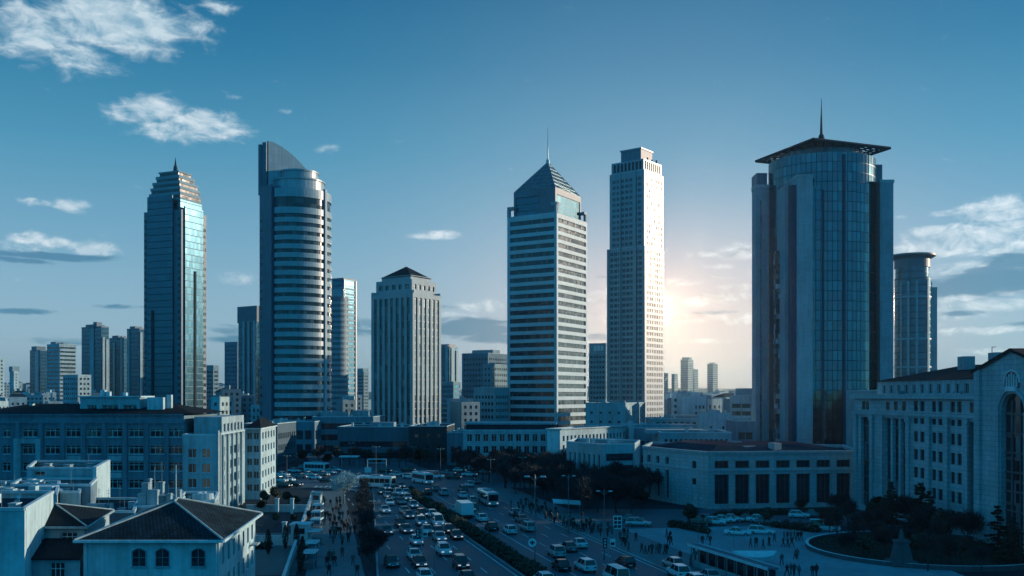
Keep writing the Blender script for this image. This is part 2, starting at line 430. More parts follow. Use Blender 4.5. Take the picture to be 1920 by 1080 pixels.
dash(lambda Y: XM(Y) + 2.3, 70, 246, 300, 1, .2); dash(lambda Y: XM(Y) + 5.6, 70, 240, 200, 1, .16)
for i in range(2, 5): dash(lambda Y, i=i: XM(Y) + 2.2 + i * 3.4, 93, 246, 4, 6)
dash(lambda Y: XR(Y) - .6, 70, 246, 300, 1, .16)
for i in range(9): lm.face([(-30 + i * 1.3 - 22, 246 + 5.5, .009), (-29.4 + i * 1.3 - 22, 251.5, .009), (-29.4 + i * 1.3 - 22, 255, .009), (-30 + i * 1.3 - 22, 255, .009)])
struct('lane_markings', lm, PAINT)
# far hills
for (y0, x0, x1, h, sd) in ((2900, -3800, 3800, 40, 3), (3900, -4800, 4800, 70, 5)):
    hm = MB(); rnd = random.Random(sd); N = 90; prof = []
    ph = [rnd.uniform(0, 6.28) for _ in range(6)]
    for i in range(N + 1):
        t = i / N; prof.append(h * (.62 + .2 * math.sin(7 * t + ph[0]) + .12 * math.sin(17 * t + ph[1]) + .06 * math.sin(41 * t + ph[2]) + .03 * math.sin(97 * t + ph[3])))
    for i in range(N):
        xa, xb = x0 + (x1 - x0) * i / N, x0 + (x1 - x0) * (i + 1) / N
        lay = [(0, 0), (300, .55), (600, .9), (800, 1), (1100, .8), (1600, 0)]
        for (d0, f0), (d1, f1) in zip(lay, lay[1:]):
            hm.face([(xa, y0 + d0, prof[i] * f0 - .5), (xb, y0 + d0, prof[i + 1] * f0 - .5), (xb, y0 + d1, prof[i + 1] * f1 - .5), (xa, y0 + d1, prof[i] * f1 - .5)])
    struct('hills', hm, HILLM, True)

# ------------------------------------------------------------------ the towers
def T(name, label, P, group=None, cat='tower'):
    return thing(name, label, cat, (sum(p[0] for p in P) / len(P), sum(p[1] for p in P) / len(P), 0), group)

# --- stepped glass tower, left
Y = 520; P = plan(270, 340, 387, Y, 22); z1 = gz(392, Y)
t = T('office_tower', 'dark glass tower with stepped banded crown and short spire on the left', P)
w = MB()
for (i, j) in ((0, 1), (1, 2), (2, 3), (3, 0)):
    A, B = P[i], P[j]; d, n, L = axes(A, B)
    w.face([(*A, 0), (*B, 0), (*B, z1), (*A, z1)])
w.face([(*p, z1) for p in P]); w.build('wall', PANEL_D, t)
for (i, j, a, b, zt, m_, sub) in ((0, 1, .12, .80, z1 + 8, CURT2, 0), (1, 2, .10, .82, z1 + 2, CURT2, 0)):
    A, B = along(P[i], P[j], a), along(P[i], P[j], b); d, n, L = axes(A, B)
    q = MB(); q.obox(A, d, n, 0, L, .0, .9, 0, zt); q.build('glazing', m_, t)
for (i, j, ts) in ((0, 1, (.04, .94)), (1, 2, (.93,))):
    A, B = P[i], P[j]; d, n, L = axes(A, B)
    for tt in ts:
        z = 4
        while z < z1 - 4: q = MB(); q.obox(A, d, n, L * tt - .9, L * tt + .9, .003, .12, z, z + 1.7); z += 3.6; q.build('window', BAND, t)
q = MB(); A, B = P[0], P[1]; d, n, L = axes(A, B)
q.obox(A, d, n, L * .24, L * .30, .9, 1.3, 0, gz(580, Y)); q.build('fin', METAL_D, t)
q = MB(); A, B = P[1], P[2]; d, n, L = axes(A, B)
q.obox(A, d, n, L * .44, L * .52, .9, 1.3, 0, gz(505, Y)); q.build('fin', METAL_D, t)
zz = z1; cr = [(.80, 348, CURT2), (.79, 341, PANEL), (.72, 333, CURT2), (.71, 328, PANEL), (.58, 322, CURT2), (.60, 317, PANEL)]
U = inset(P, .86); q = MB(); zt = gz(372, Y); q.prism(U, zz, zt, umode=True); q.build('crown', CURT2, t); zz = zt
sc = .85
for k, py in enumerate((368, 362, 357, 351, 346, 340, 335, 329, 323, 317, 314)):
    zt = gz(py, Y); sc2 = (.85, .82, .845, .77, .80, .71, .74, .60, .63, .50, .54)[k]
    q = MB(); q.prism(inset(P, sc2), zz, zt, bottom=True, umode=True); q.build('crown', (BAND if k % 2 else STONE_D), t); zz = zt
cx, cy = t.location.x, t.location.y
q = MB(); q.cyl(cx, cy, 1.5, zz, zz + 4, 8, r1=1.0); q.cyl(cx, cy, .7, zz + 4, zz + 7, 8, r1=.3); q.tube((cx, cy, zz + 7), (cx, cy, gz(283, Y)), .3, .08, 6); q.build('spire', METAL_D, t)

# --- round striped tower with blade wall
Y = 400; cxp = 556; cx, cy = gx(cxp, Y + 14), Y + 14; RR = 14.8
t = thing('office_tower', 'round tower with pale horizontal bands and a curved blade wall on top', 'tower', (cx, cy, 0))
z1 = gz(352, Y)
def arc(r, a0, a1, n): return [(cx + r * math.cos(R(a0 + (a1 - a0) * i / n)), cy + r * math.sin(R(a0 + (a1 - a0) * i / n))) for i in range(n + 1)]
NA = 40; A0, A1 = -150, 60            # glazed arc; the rest of the ring is the service core
outer = arc(RR, A0, A1, NA); back = arc(RR - .5, A1, A0 + 360, 12)
rows = []; z = 3.0
while z < z1 - 12: rows.append((z, z + 1.65)); z += 3.67
rows.append((z + .6, z + 4.9)); zl = z + 4.9
w = MB(); zc = 0
def arcquad(mb, pts, r, a, b, mi=0):
    acc = 0
    for p, q_ in zip(pts, pts[1:]):
        L = math.hypot(q_[0] - p[0], q_[1] - p[1]); mb.face([(*p, a), (*q_, a), (*q_, b), (*p, b)], mi, [(acc, a), (acc + L, a), (acc + L, b), (acc, b)]); acc += L
inn = arc(RR - .45, A0, A1, NA)
for (a, b) in rows:
    arcquad(w, outer, RR, zc, a); zc = b
    for i in range(NA):
        w.face([(*outer[i], a), (*outer[i + 1], a), (*inn[i + 1], a), (*inn[i], a)]); w.face([(*outer[i], b), (*inn[i], b), (*inn[i + 1], b), (*outer[i + 1], b)])
arcquad(w, outer, RR, zc, z1); arcquad(w, back, RR, 0, z1)
w.face([(*p, z1) for p in arc(RR, 0, 350, 35)])
w.build('wall', PANEL, t)
for (a, b) in rows:
    q = MB(); arcquad(q, inn, RR, a, b); q.build('window_band', BAND, t)
# service core on the left front with dark joint, white fin on the right
Ca = math.radians(-127); dC = (math.cos(Ca), math.sin(Ca)); tC = (-dC[1], dC[0])
q = MB(); O = (cx + dC[0] * 12.2, cy + dC[1] * 12.2)
q.obox(O, tC, dC, -5.4, 2.2, -6, 3.2, 0, gz(345, Y)); q.build('service_core', PANEL_D, t)
q = MB(); q.obox(O, tC, dC, 2.21, 3.0, -6, 2.6, 0, gz(350, Y)); q.build('joint', JOINT, t)
z = 5
while z < z1 - 12: q = MB(); q.obox(O, tC, dC, -5.0, -3.6, 3.203, 3.26, z, z + 1.5); z += 3.67; q.build('window', BAND, t)
fa = math.radians(-24); dF = (math.cos(fa), math.sin(fa)); tF = (-dF[1], dF[0]); O = (cx + dF[0] * RR, cy + dF[1] * RR)
q = MB(); q.obox(O, tF, dF, -.7, .7, -.6, .55, 0, z1 + 1); q.build('fin', PILASTER, t)
q = MB(); q.cyl(cx + .8, cy, 11.0, z1, gz(328, Y), 40); q.cyl(cx + .8, cy, 11.4, gz(331, Y), gz(328, Y), 40, bottom=True); q.build('drum', PANEL, t, False)
q = MB(); q.cyl(cx + .9, cy, 8.4, gz(328, Y) + .01, gz(311, Y), 40); q.cyl(cx + .9, cy, 8.7, gz(313, Y), gz(310, Y), 40, bottom=True); q.build('drum', PANEL, t)
# blade wall: thin curved-top wall standing across the roof
D0 = (gx(502, Y + 6), Y + 6); D1 = (gx(584, Y + 17), Y + 17); d, n, L = axes(D0, D1)
q = MB(); N = 14; top = lambda s: gz(267, Y + 8) - (gz(267, Y + 8) - gz(322, Y + 8)) * (s ** 1.7)
for i in range(N):
    a, b = i / N, (i + 1) / N
    Pq = lambda s, o: (D0[0] + d[0] * L * s + n[0] * o, D0[1] + d[1] * L * s + n[1] * o)
    za, zb = top(a), top(b); z0 = z1 - 2
    q.face([(*Pq(a, .7), z0), (*Pq(b, .7), z0), (*Pq(b, .7), zb), (*Pq(a, .7), za)])
    q.face([(*Pq(b, -.7), z0), (*Pq(a, -.7), z0), (*Pq(a, -.7), za), (*Pq(b, -.7), zb)])
    q.face([(*Pq(a, .7), za), (*Pq(b, .7), zb), (*Pq(b, -.7), zb), (*Pq(a, -.7), za)])
q.face([(*Pq(1, .7), z0), (*Pq(1, -.7), z0), (*Pq(1, -.7), top(1)), (*Pq(1, .7), top(1))])
q.build('blade_wall', PANEL, t)
q = MB(); zb = gz(268, Y + 6); d2 = (n[0], n[1]); dd = (-1, 0.25); nn = (-.2425, -.97)
q.obox((D0[0], D0[1]), (-.97, .2425), (-.2425, -.97), -.1, 1.7, -2, 1.5, z1 - 2, zb); q.obox((D0[0], D0[1]), (-.97, .2425), (-.2425, -.97), 2.2, 3.6, -2, 1.5, z1 - 2, zb - .8)
q.obox((D0[0], D0[1]), (-.97, .2425), (-.2425, -.97), 1.7, 2.2, -2, 1.2, z1 - 2, zb - 5); q.build('blade_edge', PANEL_D, t)
antenna(t, D0[0] - .8, D0[1], zb, gz(258, Y), .12)

# --- pilaster tower with dark pyramid roof
Y = 455; a = 33
P = plan(696, 774, 827, Y, a); zA = gz(548, Y); zB = gz(522, Y)
t = T('office_tower', 'stone tower of tall pilasters with dark pyramid roof, shortest of the large towers', P)
def pilaster_body(P, z0, z1, na, nb, wl):
    mb = MB(); segs = [(P[0], P[1]), (P[1], P[2])]; st = []
    for k, (A, B) in enumerate(segs):
        d, n, L = axes(A, B); c = even(L, (na, nb)[k], L / (na, nb)[k] * .52, L * .04)
        facade(mb, A, B, z0, z1, c, [(z0 + 2, z1 - 2.2)], .55); st += [(A, d, n, u0, u1) for u0, u1 in c]
    for (i, j) in ((2, 3), (3, 0)): mb.face([(*P[i], z0), (*P[j], z0), (*P[j], z1), (*P[i], z1)])
    mb.face([(*p, z1) for p in P]); mb.build('wall', PILASTER, wl)
    for (A, d, n, u0, u1) in st:
        g_ = MB(); Q = lambda u, z: (A[0] + d[0] * u - n[0] * .5, A[1] + d[1] * u - n[1] * .5, z)
        g_.face([Q(u0, z0 + 2), Q(u1, z0 + 2), Q(u1, z1 - 2.2), Q(u0, z1 - 2.2)]); g_.build('window_strip', STRIP, wl)
pilaster_body(P, 0, zA, 7, 6, t)
pilaster_body(inset(P, .86), zA + .01, zB, 5, 5, t)
for p, pp in zip(P, inset(P, .93)):
    q = MB(); q.cyl(pp[0], pp[1], 1.2, zA + .02, zA + 1.2, 8); q.build('corner_block', PILASTER, t)
q = MB(); q.prism(inset(P, .70), zB + .01, zB + 2.4); q.build('parapet', PILASTER, t)
q = MB(); E = inset(P, .74); ap = (t.location.x, t.location.y, gz(491, Y)); zE = gz(515, Y)
for i in range(4): q.face([(*E[i], zE), (*E[(i + 1) % 4], zE), ap])
q.face([(*p, zE - .01) for p in reversed(E)]); q.build('roof', TILE2, t)

# --- striped tower with lattice pyramid and mast
Y = 500; a = 31; P = plan(951, 1044, 1101, Y, a); z1 = gz(398, Y)
t = T('office_tower', 'square tower with pale horizontal stripes, lattice pyramid roof and tall mast', P)
block(t, P, 0, z1, 4.33, 2.4, wall_mat('stripe_cladding', (.50, .53, .56), .55, .15), BAND, None, margin=1.6, depth=.55, parapet=1.0, first=2)
for p in P[:3]:
    pass
# open corner frames and recessed attic
for k, pc in enumerate(P):
    q = MB(); c = inset(P, .955)[k]; q.cyl(c[0], c[1], 1.1, z1, z1 + 4.2, 4); q.build('corner_post', PILASTER, t)
ring = inset(P, 1.0)
for i in range(4):
    q = MB(); A, B = ring[i], ring[(i + 1) % 4]; d, n, L = axes(A, B); q.obox(A, d, n, 0, 3.6, -1.8, 0, z1 + 4.2, z1 + 5.6); q.build('corner_beam', PILASTER, t); q = MB(); q.obox(A, d, n, L - 3.6, L, -1.8, -.003, z1 + 4.202, z1 + 5.598); q.build('corner_beam', PILASTER, t)
Pa = inset(P, .84); zt = gz(348, Y)
mb = MB()
for k in range(4):
    A, B = Pa[k], Pa[(k + 1) % 4]; L = math.hypot(B[0] - A[0], B[1] - A[1])
    if k < 2: facade(mb, A, B, z1, zt, [(1.4, L * .62 if k == 0 else L - 1.2)], [(z1 + .8, zt - 3.2)], .4)
    else: mb.face([(*A, z1), (*B, z1), (*B, zt), (*A, zt)])
mb.face([(*p, zt) for p in Pa]); mb.build('attic', PANEL_D, t)
band(t, [(Pa[0], Pa[1]), (Pa[1], Pa[2])], z1 + .8, zt - 3.2, .4, CURT2)
E = inset(P, .82); ap = Vector((t.location.x, t.location.y, gz(304, t.location.y))); q = MB(); zE = zt + .05
for i in range(4): q.face([(*E[i], zE), (*E[(i + 1) % 4], zE), ap])
q.build('roof', glass_mat('lattice_glass', 1.6, 1.6, (.015, .04, .06), (.05, .09, .11), rough=.35, spec=.5, line=.16, linecol=(.16, .2, .24)), t)
q = MB()
for i in range(4):
    A = Vector((*E[i], zE + .15)); B = Vector((*E[(i + 1) % 4], zE + .15)); top_ = ap + Vector((0, 0, .2))
    q.tube(A, top_, .2, .15, 4)
    for kk in range(1, 7):
        f_ = kk / 7; q.tube(A.lerp(top_, f_), B.lerp(top_, f_), .07, .07, 4)
    for kk in range(7):
        u = kk / 7; u2 = (kk + 1) / 7
        q.tube(A.lerp(B, u), A.lerp(top_, 1 - u) if False else A.lerp(B, u).lerp(top_, 1) if kk == 3 else B.lerp(top_, u), .055, .055, 4)
        q.tube(A.lerp(B, u2), A.lerp(top_, 1 - u2) if kk < 6 else A.lerp(top_, .0), .055, .055, 4)
q.build('lattice', METAL, t)
q = MB(); x, y = ap.x, ap.y; q.cyl(x, y, 1.0, ap.z - 1.5, ap.z + 1.2, 8); q.tube((x, y, ap.z + 1), (x, y, ap.z + 8), .45, .3, 6); q.tube((x, y, ap.z + 8), (x, y, gz(238, t.location.y)), .22, .08, 5); q.build('mast', METAL, t)

# --- tall slender gold-lit tower
Y = 560; a = 38
P = plan(1143, 1208, 1244, Y, a); z1 = gz(318, Y)
t = T('office_tower', 'tallest slender tower with golden sunlight on its right side', P)
Plow = plan(1139, 1209, 1245, Y - 1.2, a)
W1 = wall_mat('gold_tower_cladding', (.27, .32, .37), .4, .12, (1.4, 3.4), .6)
zs = gz(462, Y)
def grid_body(P, z0, z1, par=1.4):
    block(t, P, z0, z1, 3.42, 2.0, W1, BANDG, 2.25, .5, 1.6, .22, par, 1.2, bname='window_band')
grid_body(Plow, 0, zs); grid_body(P, zs + .3, z1, 2.4)
A, B = Plow[0], Plow[1]; d, n, L = axes(A, B)
for tt, wd in ((.0, 1.3), (.34, .9), (.70, 2.2)):
    q = MB(); q.obox(A, d, n, L * tt + .05, L * tt + wd, .003, .75, 0, zs + .2); q.build('pier', W1, t)
A, B = P[0], P[1]; d, n, L = axes(A, B)
for tt, wd in ((.30, .9), (.68, 2.2)):
    q = MB(); q.obox(A, d, n, L * tt, L * tt + wd, .003, .6, zs + .3, z1); q.build('pier', W1, t)
zU = gz(296, Y); Pu = inset(P, .93)
mb = MB()
for k in range(4):
    A, B = Pu[k], Pu[(k + 1) % 4]; L = math.hypot(B[0] - A[0], B[1] - A[1])
    if k < 2: facade(mb, A, B, z1 + .01, zU, even(L, 8, L / 8 * .6, 1.), [(z1 + 1.0, zU - 1)], .4)
    else: mb.face([(*A, z1), (*B, z1), (*B, zU), (*A, zU)])
mb.face([(*p, zU) for p in Pu]); mb.build('attic', W1, t)
band(t, [(Pu[0], Pu[1]), (Pu[1], Pu[2])], z1 + 1, zU - 1, .4, METAL_D)
Pc = inset(P, .58); q = MB(); zC = gz(273, Y); q.prism(Pc, zU + .01, zC); q.build('crown', PANEL_D, t)
q = MB(); q.prism(inset(P, .62), zC + .01, zC + .8, bottom=True); q.build('coping', W1, t)
q = MB()
for i in range(3):
    A = along(Pu[1], Pu[2], .2 + .25 * i); q.cyl(A[0], A[1], .5, zU, zU + random.uniform(.8, 2.2), 5)
q.build('roof_plant', METAL_D, t)

# --- big glass tower with overhanging square hat, right
Y = 375; cx, cy = gx(1540, Y), Y
t = thing('office_tower', 'broad dark glass tower with overhanging square lattice hat and needle spire', 'tower', (cx, cy, 0))
zd = 114.6
pts = [(cx + 20.2 * math.cos(R(6 * i)), cy + 18.5 * math.sin(R(6 * i))) for i in range(60)]
q = MB(); q.prism(pts, 0, zd, umode=True, mtop=None); q.build('glazing', CURT, t)
pts = [(cx + 15.6 * math.cos(R(6 * i)), cy + 14.6 * math.sin(R(6 * i))) for i in range(60)]
q = MB(); q.prism(pts, zd + .01, 117.6, umode=True); q.build('crown', glass_mat('ribbed_glass', .8, 8, (.05, .09, .12), (.09, .14, .17), rough=.2, line=.12), t)
def pier(x0, x1, y0, y1, zt, mats, slit=None, name='pier'):
    q = MB(); q.box(cx + x0, cx + x1, cy + y0, cy + y1, 0, zt); o = q.build(name, mats, t)
    q = MB(); q.box(cx + x0 - .25, cx + x1 + .25, cy + y0 - .25, cy + y1 + .25, zt + .003, zt + 1.2, bottom=True); q.build('cap', STONE, o)
    if slit:
        for (a, b) in slit:
            s_ = MB(); s_.box(cx + a, cx + b, cy + y0 - .06, cy + y0 - .003, 2, zt - 5); s_.build('window_strip', STRIP, t)
    return o
pier(-15.6, -9.9, -21.0, -10, gz(333, 354), STONE)
q = MB(); q.box(cx - 9.88, cx - 6.4, cy - 20.3, cy - 10, 0, gz(349, 354)); q.build('side_glazing', CURT, t)
q = MB(); q.box(cx - 6.38, cx - 5.3, cy - 19.8, cy - 10, 0, gz(352, 352)); q.build('joint', JOINT, t)
q = MB(); q.box(cx + 2.0, cx + 2.9, cy - 18.9, cy - 16, 0, zd - 1); q.build('joint', JOINT, t)
q = MB(); q.box(cx - 19.0, cx - 17.6, cy - 16.5, cy - 6, 0, gz(354, 365)); q.build('fin', STONE_D, t)
q = MB(); q.box(cx - 17.58, cx - 15.62, cy - 19.9, cy - 6, 0, gz(352, 360)); q.build('joint', JOINT, t)
pier(-25.6, -20.4, 0, 6, gz(362, 385), STONE_D, [(-24.0, -23.3)])
q = MB(); q.box(cx - 24.5, cx - 20.38, cy + 3, cy + 11, gz(362, 385), gz(332, 385)); q.build('pier', PANEL_D, t)
pier(18.4, 23.4, -12, -4, gz(345, 365), STONE_D)
q = MB(); q.box(cx + 16.5, cx + 21.5, cy - 6, cy + 6, gz(345, 368), gz(312, 372)); q.build('pier', PANEL_D, t)
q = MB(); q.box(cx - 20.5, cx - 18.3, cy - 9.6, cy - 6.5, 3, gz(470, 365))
q.build('window_strip', glass_mat('broken_reflection_glass', 1.1, 1.9, (.004, .01, .016), (.5, .55, .58), rough=.15, line=.1, wob=.03), t)  # strip whose light and dark panes paint a broken reflection
zh = 118.3; HC = [(cx - 22.8, cy + 11), (cx - 10.3, cy - 22.4), (cx + 23.2, cy - 9.4), (cx + 10.3, cy + 24.2)]
ap = Vector((cx, cy, zh + 6.0)); Hi = inset(HC, .64)
q = MB(); zi = zh + 2.2
for i in range(4): q.face([(*Hi[i], zi), (*Hi[(i + 1) % 4], zi), ap])
q.face([(*p, zi - .3) for p in reversed(Hi)]); q.build('roof', PANEL_D, t)
q = MB()
for i in range(4):
    A, B = Vector((*HC[i], zh)), Vector((*HC[(i + 1) % 4], zh)); a_, b_ = Vector((*Hi[i], zi)), Vector((*Hi[(i + 1) % 4], zi))
    q.tube(A, B, .55, .55, 5); q.tube(a_, b_, .35, .35, 5); q.tube(A, a_, .5, .4, 5)
    for kk in range(1, 14): q.tube(A.lerp(B, kk / 14), a_.lerp(b_, kk / 14), .3, .3, 4)
    for f_ in (.3, .65): q.tube(A.lerp(a_, f_), B.lerp(b_, f_), .28, .28, 4)
    A2, B2 = A - Vector((0, 0, 2.2)), B - Vector((0, 0, 2.2)); c0 = Vector((cx, cy, zh - 2.2))
    for kk in range(0, 15, 2):
        p_ = A.lerp(B, kk / 14); in_ = a_.lerp(b_, kk / 14) - Vector((0, 0, 2.4)); q.tube(p_, in_, .3, .25, 4)
q.build('lattice', METAL_D, t)
q = MB(); q.cyl(cx, cy, 1.6, ap.z - 1, ap.z + 1.6, 10, r1=.9); q.tube((cx, cy, ap.z + 1.4), (cx, cy, ap.z + 9), .55, .3, 6); q.tube((cx, cy, ap.z + 9), (cx, cy, gz(184, Y)), .28, .06, 5); q.build('spire', METAL_D, t)

# --- round tower with disc cap behind it
Y = 520; cx, cy = gx(1711, Y), Y
t = thing('office_tower', 'round glass tower with flat overhanging disc cap behind the lattice-hat tower', 'tower', (cx, cy, 0))
q = MB(); q.cyl(cx, cy, 9.3, 0, gz(522, Y), 40); q.build('glazing', CURT2, t)
q = MB(); q.cyl(cx - .3, cy, 8.6, gz(522, Y), gz(486, Y), 40); q.build('crown', CURT2, t)
q = MB(); q.cyl(cx - .3, cy, 9.1, gz(503, Y), gz(487, Y), 40, bottom=True); q.build('attic', PANEL_D, t)
q = MB(); q.cyl(cx - .3, cy, 9.5, gz(487, Y) + .01, gz(482, Y), 40, r1=12, bottom=True); q.cyl(cx - .3, cy, 12, gz(482, Y) + .002, gz(479, Y), 40); q.build('cap', PANEL_D, t)
for ang in (-150, -125, -100, -60, -18):
    q = MB(); dF = (math.cos(R(ang)), math.sin(R(ang))); tF = (-dF[1], dF[0]); O = (cx + dF[0] * 9.2, cy + dF[1] * 9.2)
    q.obox(O, tF, dF, -.5, .5, -.4, .5, 0, gz(530, Y)); q.build('fin', PANEL, t)
q = MB(); q.box(cx + 8.2, cx + 11.6, cy - 4, cy + 4, 0, gz(540, Y)); q.build('pier', PANEL, t)
for z in (gz(560, Y), gz(638, Y), gz(690, Y)):
    q = MB(); q.cyl(cx, cy, 9.6, z, z + .8, 40, bottom=True); q.build('ring', PANEL, t)

# --- the smaller towers: (label, pl, pc, pr, ytop, Y, a, fh, wh, wall, glass, cw, extras)
def small_tower(label, pl, pc, pr, yt, Y, a, fh=3.5, wh=1.7, wall=PALE, glass=BAND, cw=None, gap=1.0, roof=(), name='high_rise', margin=.8, z0=0):
    P = plan(pl, pc, pr, Y, a); z1 = gz(yt, Y); t = T(name, label, P, None, 'high-rise' if name == 'high_rise' else 'building')
    block(t, P, z0, z1, fh, wh, wall, glass, cw, gap, margin, .3, 1.5, 1.5)
    plant(t, P, z1 - .5, roof); return t, P, z1
def glass_tower(label, pl, pc, pr, yt, Y, a, fins=(), roof=(), glass=None, finm=None):
    P = plan(pl, pc, pr, Y, a); z1 = gz(yt, Y); t = T('high_rise', label, P, None, 'high-rise')
    q = MB(); q.prism(P, 0, z1, umode=True); q.build('glazing', glass or CURT2, t)
    for (k, u, w_, dz) in fins:
        A, B = P[k], P[k + 1]; d, n, L = axes(A, B); q = MB(); q.obox(A, d, n, L * u, L * (u + w_), -.5, .7, 0, z1 + dz); q.build('fin', finm or PANEL, t)
    q = MB()
    for i in range(4):
        A, B = P[i], P[(i + 1) % 4]; d, n, L = axes(A, B); q.obox(A, d, n, 0, L, -.4, .12, z1 + .003, z1 + 1.2)
    q.build('coping', PANEL_D, t); plant(t, P, z1, roof, PANEL_D); return t, P, z1
small_tower('white gridded tower cut off by the left edge of the view', -40, -14, 8, 672, 900, 35, 3.4, 1.6, WHITE, BAND, 1.6, 1.2)
glass_tower('squat dark twin-slab tower beside the white-striped block on the far left', 56, 76, 89, 658, 1000, 35, [(0, .55, .3, 1)], [(.5, .5, 10, 10, 5)])
small_tower('far left block with dark left side and white striped right side', 88, 111, 143, 645, 860, 36, 3.6, 1.5, PALE, BAND, None, roof=[(.3, .4, 9, 8, 3), (.7, .5, 6, 5, 2)])
glass_tower('dark high-rise with one bright white stripe, left of the stepped glass tower', 153, 190, 204, 614, 820, 33, [(0, .45, .2, 1.5), (1, .12, .3, -8), (1, .6, .3, -10)], [(.5, .5, 12, 10, 3), (.7, .3, 5, 5, 5)], finm=PILASTER)
glass_tower('broad dark glass slab just left of the stepped glass tower', 205, 232, 242, 635, 860, 33, [(0, .3, .12, -3), (0, .8, .15, 2)], [(.5, .5, 9, 8, 3)])
glass_tower('narrow dark glass slab half hidden by the stepped glass tower', 238, 261, 272, 618, 800, 33, [(0, .1, .15, 0), (1, .1, .4, -2)], [(.5, .5, 7, 7, 3)], finm=PILASTER)
small_tower('low block with lit white end wall under the far left towers', 118, 146, 171, 703, 640, 36, 3.3, 1.5, PALE, BAND, 1.5, 1.0, name='building')
small_tower('small white turret house with pointed top on the far left horizon', 18, 26, 35, 696, 1100, 35, 3.3, 1.3, WHITE, BAND, 1.4, 1.4, [(.5, .5, 8, 8, 6)], 'building')
small_tower('dark slab tower between the stepped tower and the round striped tower', 421, 445, 455, 641, 800, 32, 3.5, 1.4, BLUEW, BAND, 1.4, 1.0)
small_tower('small rounded block low beside the stepped glass tower', 386, 400, 410, 685, 820, 36, 3.5, 1.7, MID, BAND, None)
t, P, z1 = glass_tower('grey tower with solid cap just left of the round striped tower', 447, 481, 500, 601, 620, 33, [(0, .28, .1, 0), (0, .55, .1, 0), (0, .85, .12, 0)], [])
q = MB(); q.prism(inset(P, 1.08), z1 - 1, gz(573, 620), bottom=True); q.build('cap', PANEL_D, t)
t, P, z1 = glass_tower('tall slab with lit right side behind the round striped tower', 622, 644, 668, 524, 640, 30, [(1, .0, .06, 0), (1, .9, .08, 0)], [(.3, .5, 8, 6, 1.5)])
q = MB(); segs = [(P[1], P[2])]; d, n, L = axes(P[1], P[2])
z = 4
while z < z1 - 4: q.obox(P[1], d, n, L * .07, L * .9, .003, .3, z, z + 1.3); z += 3.5
q.build('spandrel', PILASTER, t)
# curved banded tower in front of it
Y = 600; cx, cy = gx(634, Y), Y + 6
t = thing('high_rise', 'curved white-banded tower tucked behind the round striped tower', 'high-rise', (cx, cy, 0))
z1 = gz(556, Y); q = MB(); q.cyl(cx - 1, cy, 6.2, 0, z1, 32); q.build('wall', PANEL_D, t)
q = MB(); z = 3
while z < z1 - 2: q.cyl(cx - 1, cy, 6.5, z, z + 1.7, 32, bottom=True); z += 3.4
q.build('spandrel', PILASTER, t)
q = MB(); q.box(cx - 4, cx + 3, cy - 4, cy + 3, z1, z1 + 5); q.build('roof_plant', PANEL, t)
small_tower('little tower behind the pilaster tower on its left', 670, 682, 691, 697, 1000, 35, 3.5, 1.7, MID, BAND, None, roof=[(.5, .5, 8, 8, 4)])
glass_tower('thin tower with bright vertical stripe right of the pilaster tower', 826, 843, 858, 652, 760, 34, [(0, .6, .25, 2), (1, .15, .35, 0), (1, .75, .2, -2)], [(.4, .5, 8, 8, 3)], finm=PILASTER)
small_tower('small glass annex at the foot of the thin striped tower', 826, 850, 864, 716, 700, 34, 3.5, 2.2, MID, CURT2, None, name='building')
small_tower('grey office block with small square windows left of the lattice-roof tower', 866, 915, 951, 662, 620, 30, 3.5, 1.5, BLUEW, BAND, 1.3, 1.1, [(.55, .5, 16, 9, 3)], 'office_building')
small_tower('darker office block with a gridded right wall against the lattice-roof tower', 905, 922, 952, 683, 560, 30, 3.4, 1.5, MID, BAND, 1.3, .9, (), 'office_building')
small_tower('low block with sunlit white end wall at the foot of the lattice-roof tower', 888, 928, 955, 727, 500, 33, 3.5, 1.6, STONE, PANE2, 1.3, .7, [(.3, .5, 6, 4, 1.5)], 'building')
t, P, z1 = small_tower('grey tower between the lattice-roof tower and the gold-lit tower', 1104, 1136, 1168, 662, 640, 30, 3.4, 1.6, MID, BAND, 1.5, .6, ())
q = MB(); q.prism(inset(P, .98), z1 + .3, gz(643, 640)); q.build('attic', STONE_D, t)
for k in range(3):
    d, n, L = axes(P[0], P[1]); q = MB(); q.obox(P[0], d, n, L * (.3 + .2 * k), L * (.3 + .2 * k) + 1.9, -.2, .02, z1 + 1.6, z1 + 5); q.build('window', FRAME, t)
small_tower('hazy tower on the horizon, widest of the far cluster right of the gold tower', 1276, 1290, 1300, 674, 1900, 35, 3.6, 1.6, MID, BAND, None, roof=[(.5, .5, 16, 12, 5)])
small_tower('hazy tower on the horizon leaning against the widest far tower', 1294, 1302, 1309, 692, 1950, 35, 3.6, 1.6, MID, BAND, None)
small_tower('hazy isolated tower on the horizon nearest the lattice-hat tower', 1326, 1337, 1346, 682, 1800, 35, 3.6, 1.6, MID, BAND, None, roof=[(.5, .5, 10, 8, 3)])
small_tower('hazy stub tower on the horizon, second from the gold tower', 1259, 1265, 1271, 701, 2000, 35, 3.6, 1.6, MID, BAND, None)
small_tower('hazy stub tower on the horizon touching the gold tower', 1240, 1247, 1253, 699, 1900, 35, 3.6, 1.6, MID, BAND, None)
small_tower('white-framed office block with banded windows left of the lattice-hat tower', 1368, 1412, 1450, 742, 430, 24, 3.4, 1.9, PALE, BAND, 4.0, .8, [(.6, .4, 14, 10, 4)], 'office_building')
small_tower('grey flat-roofed building with small windows in front of the gold tower', 1098, 1172, 1210, 756, 470, 20, 4.5, 1.2, PALE, PANE2, 1.2, 3.5, [(.15, .5, 3, 3, 2.2), (.3, .3, 2, 2, 1.2), (.6, .6, 3, 2, 1.5)], 'building')

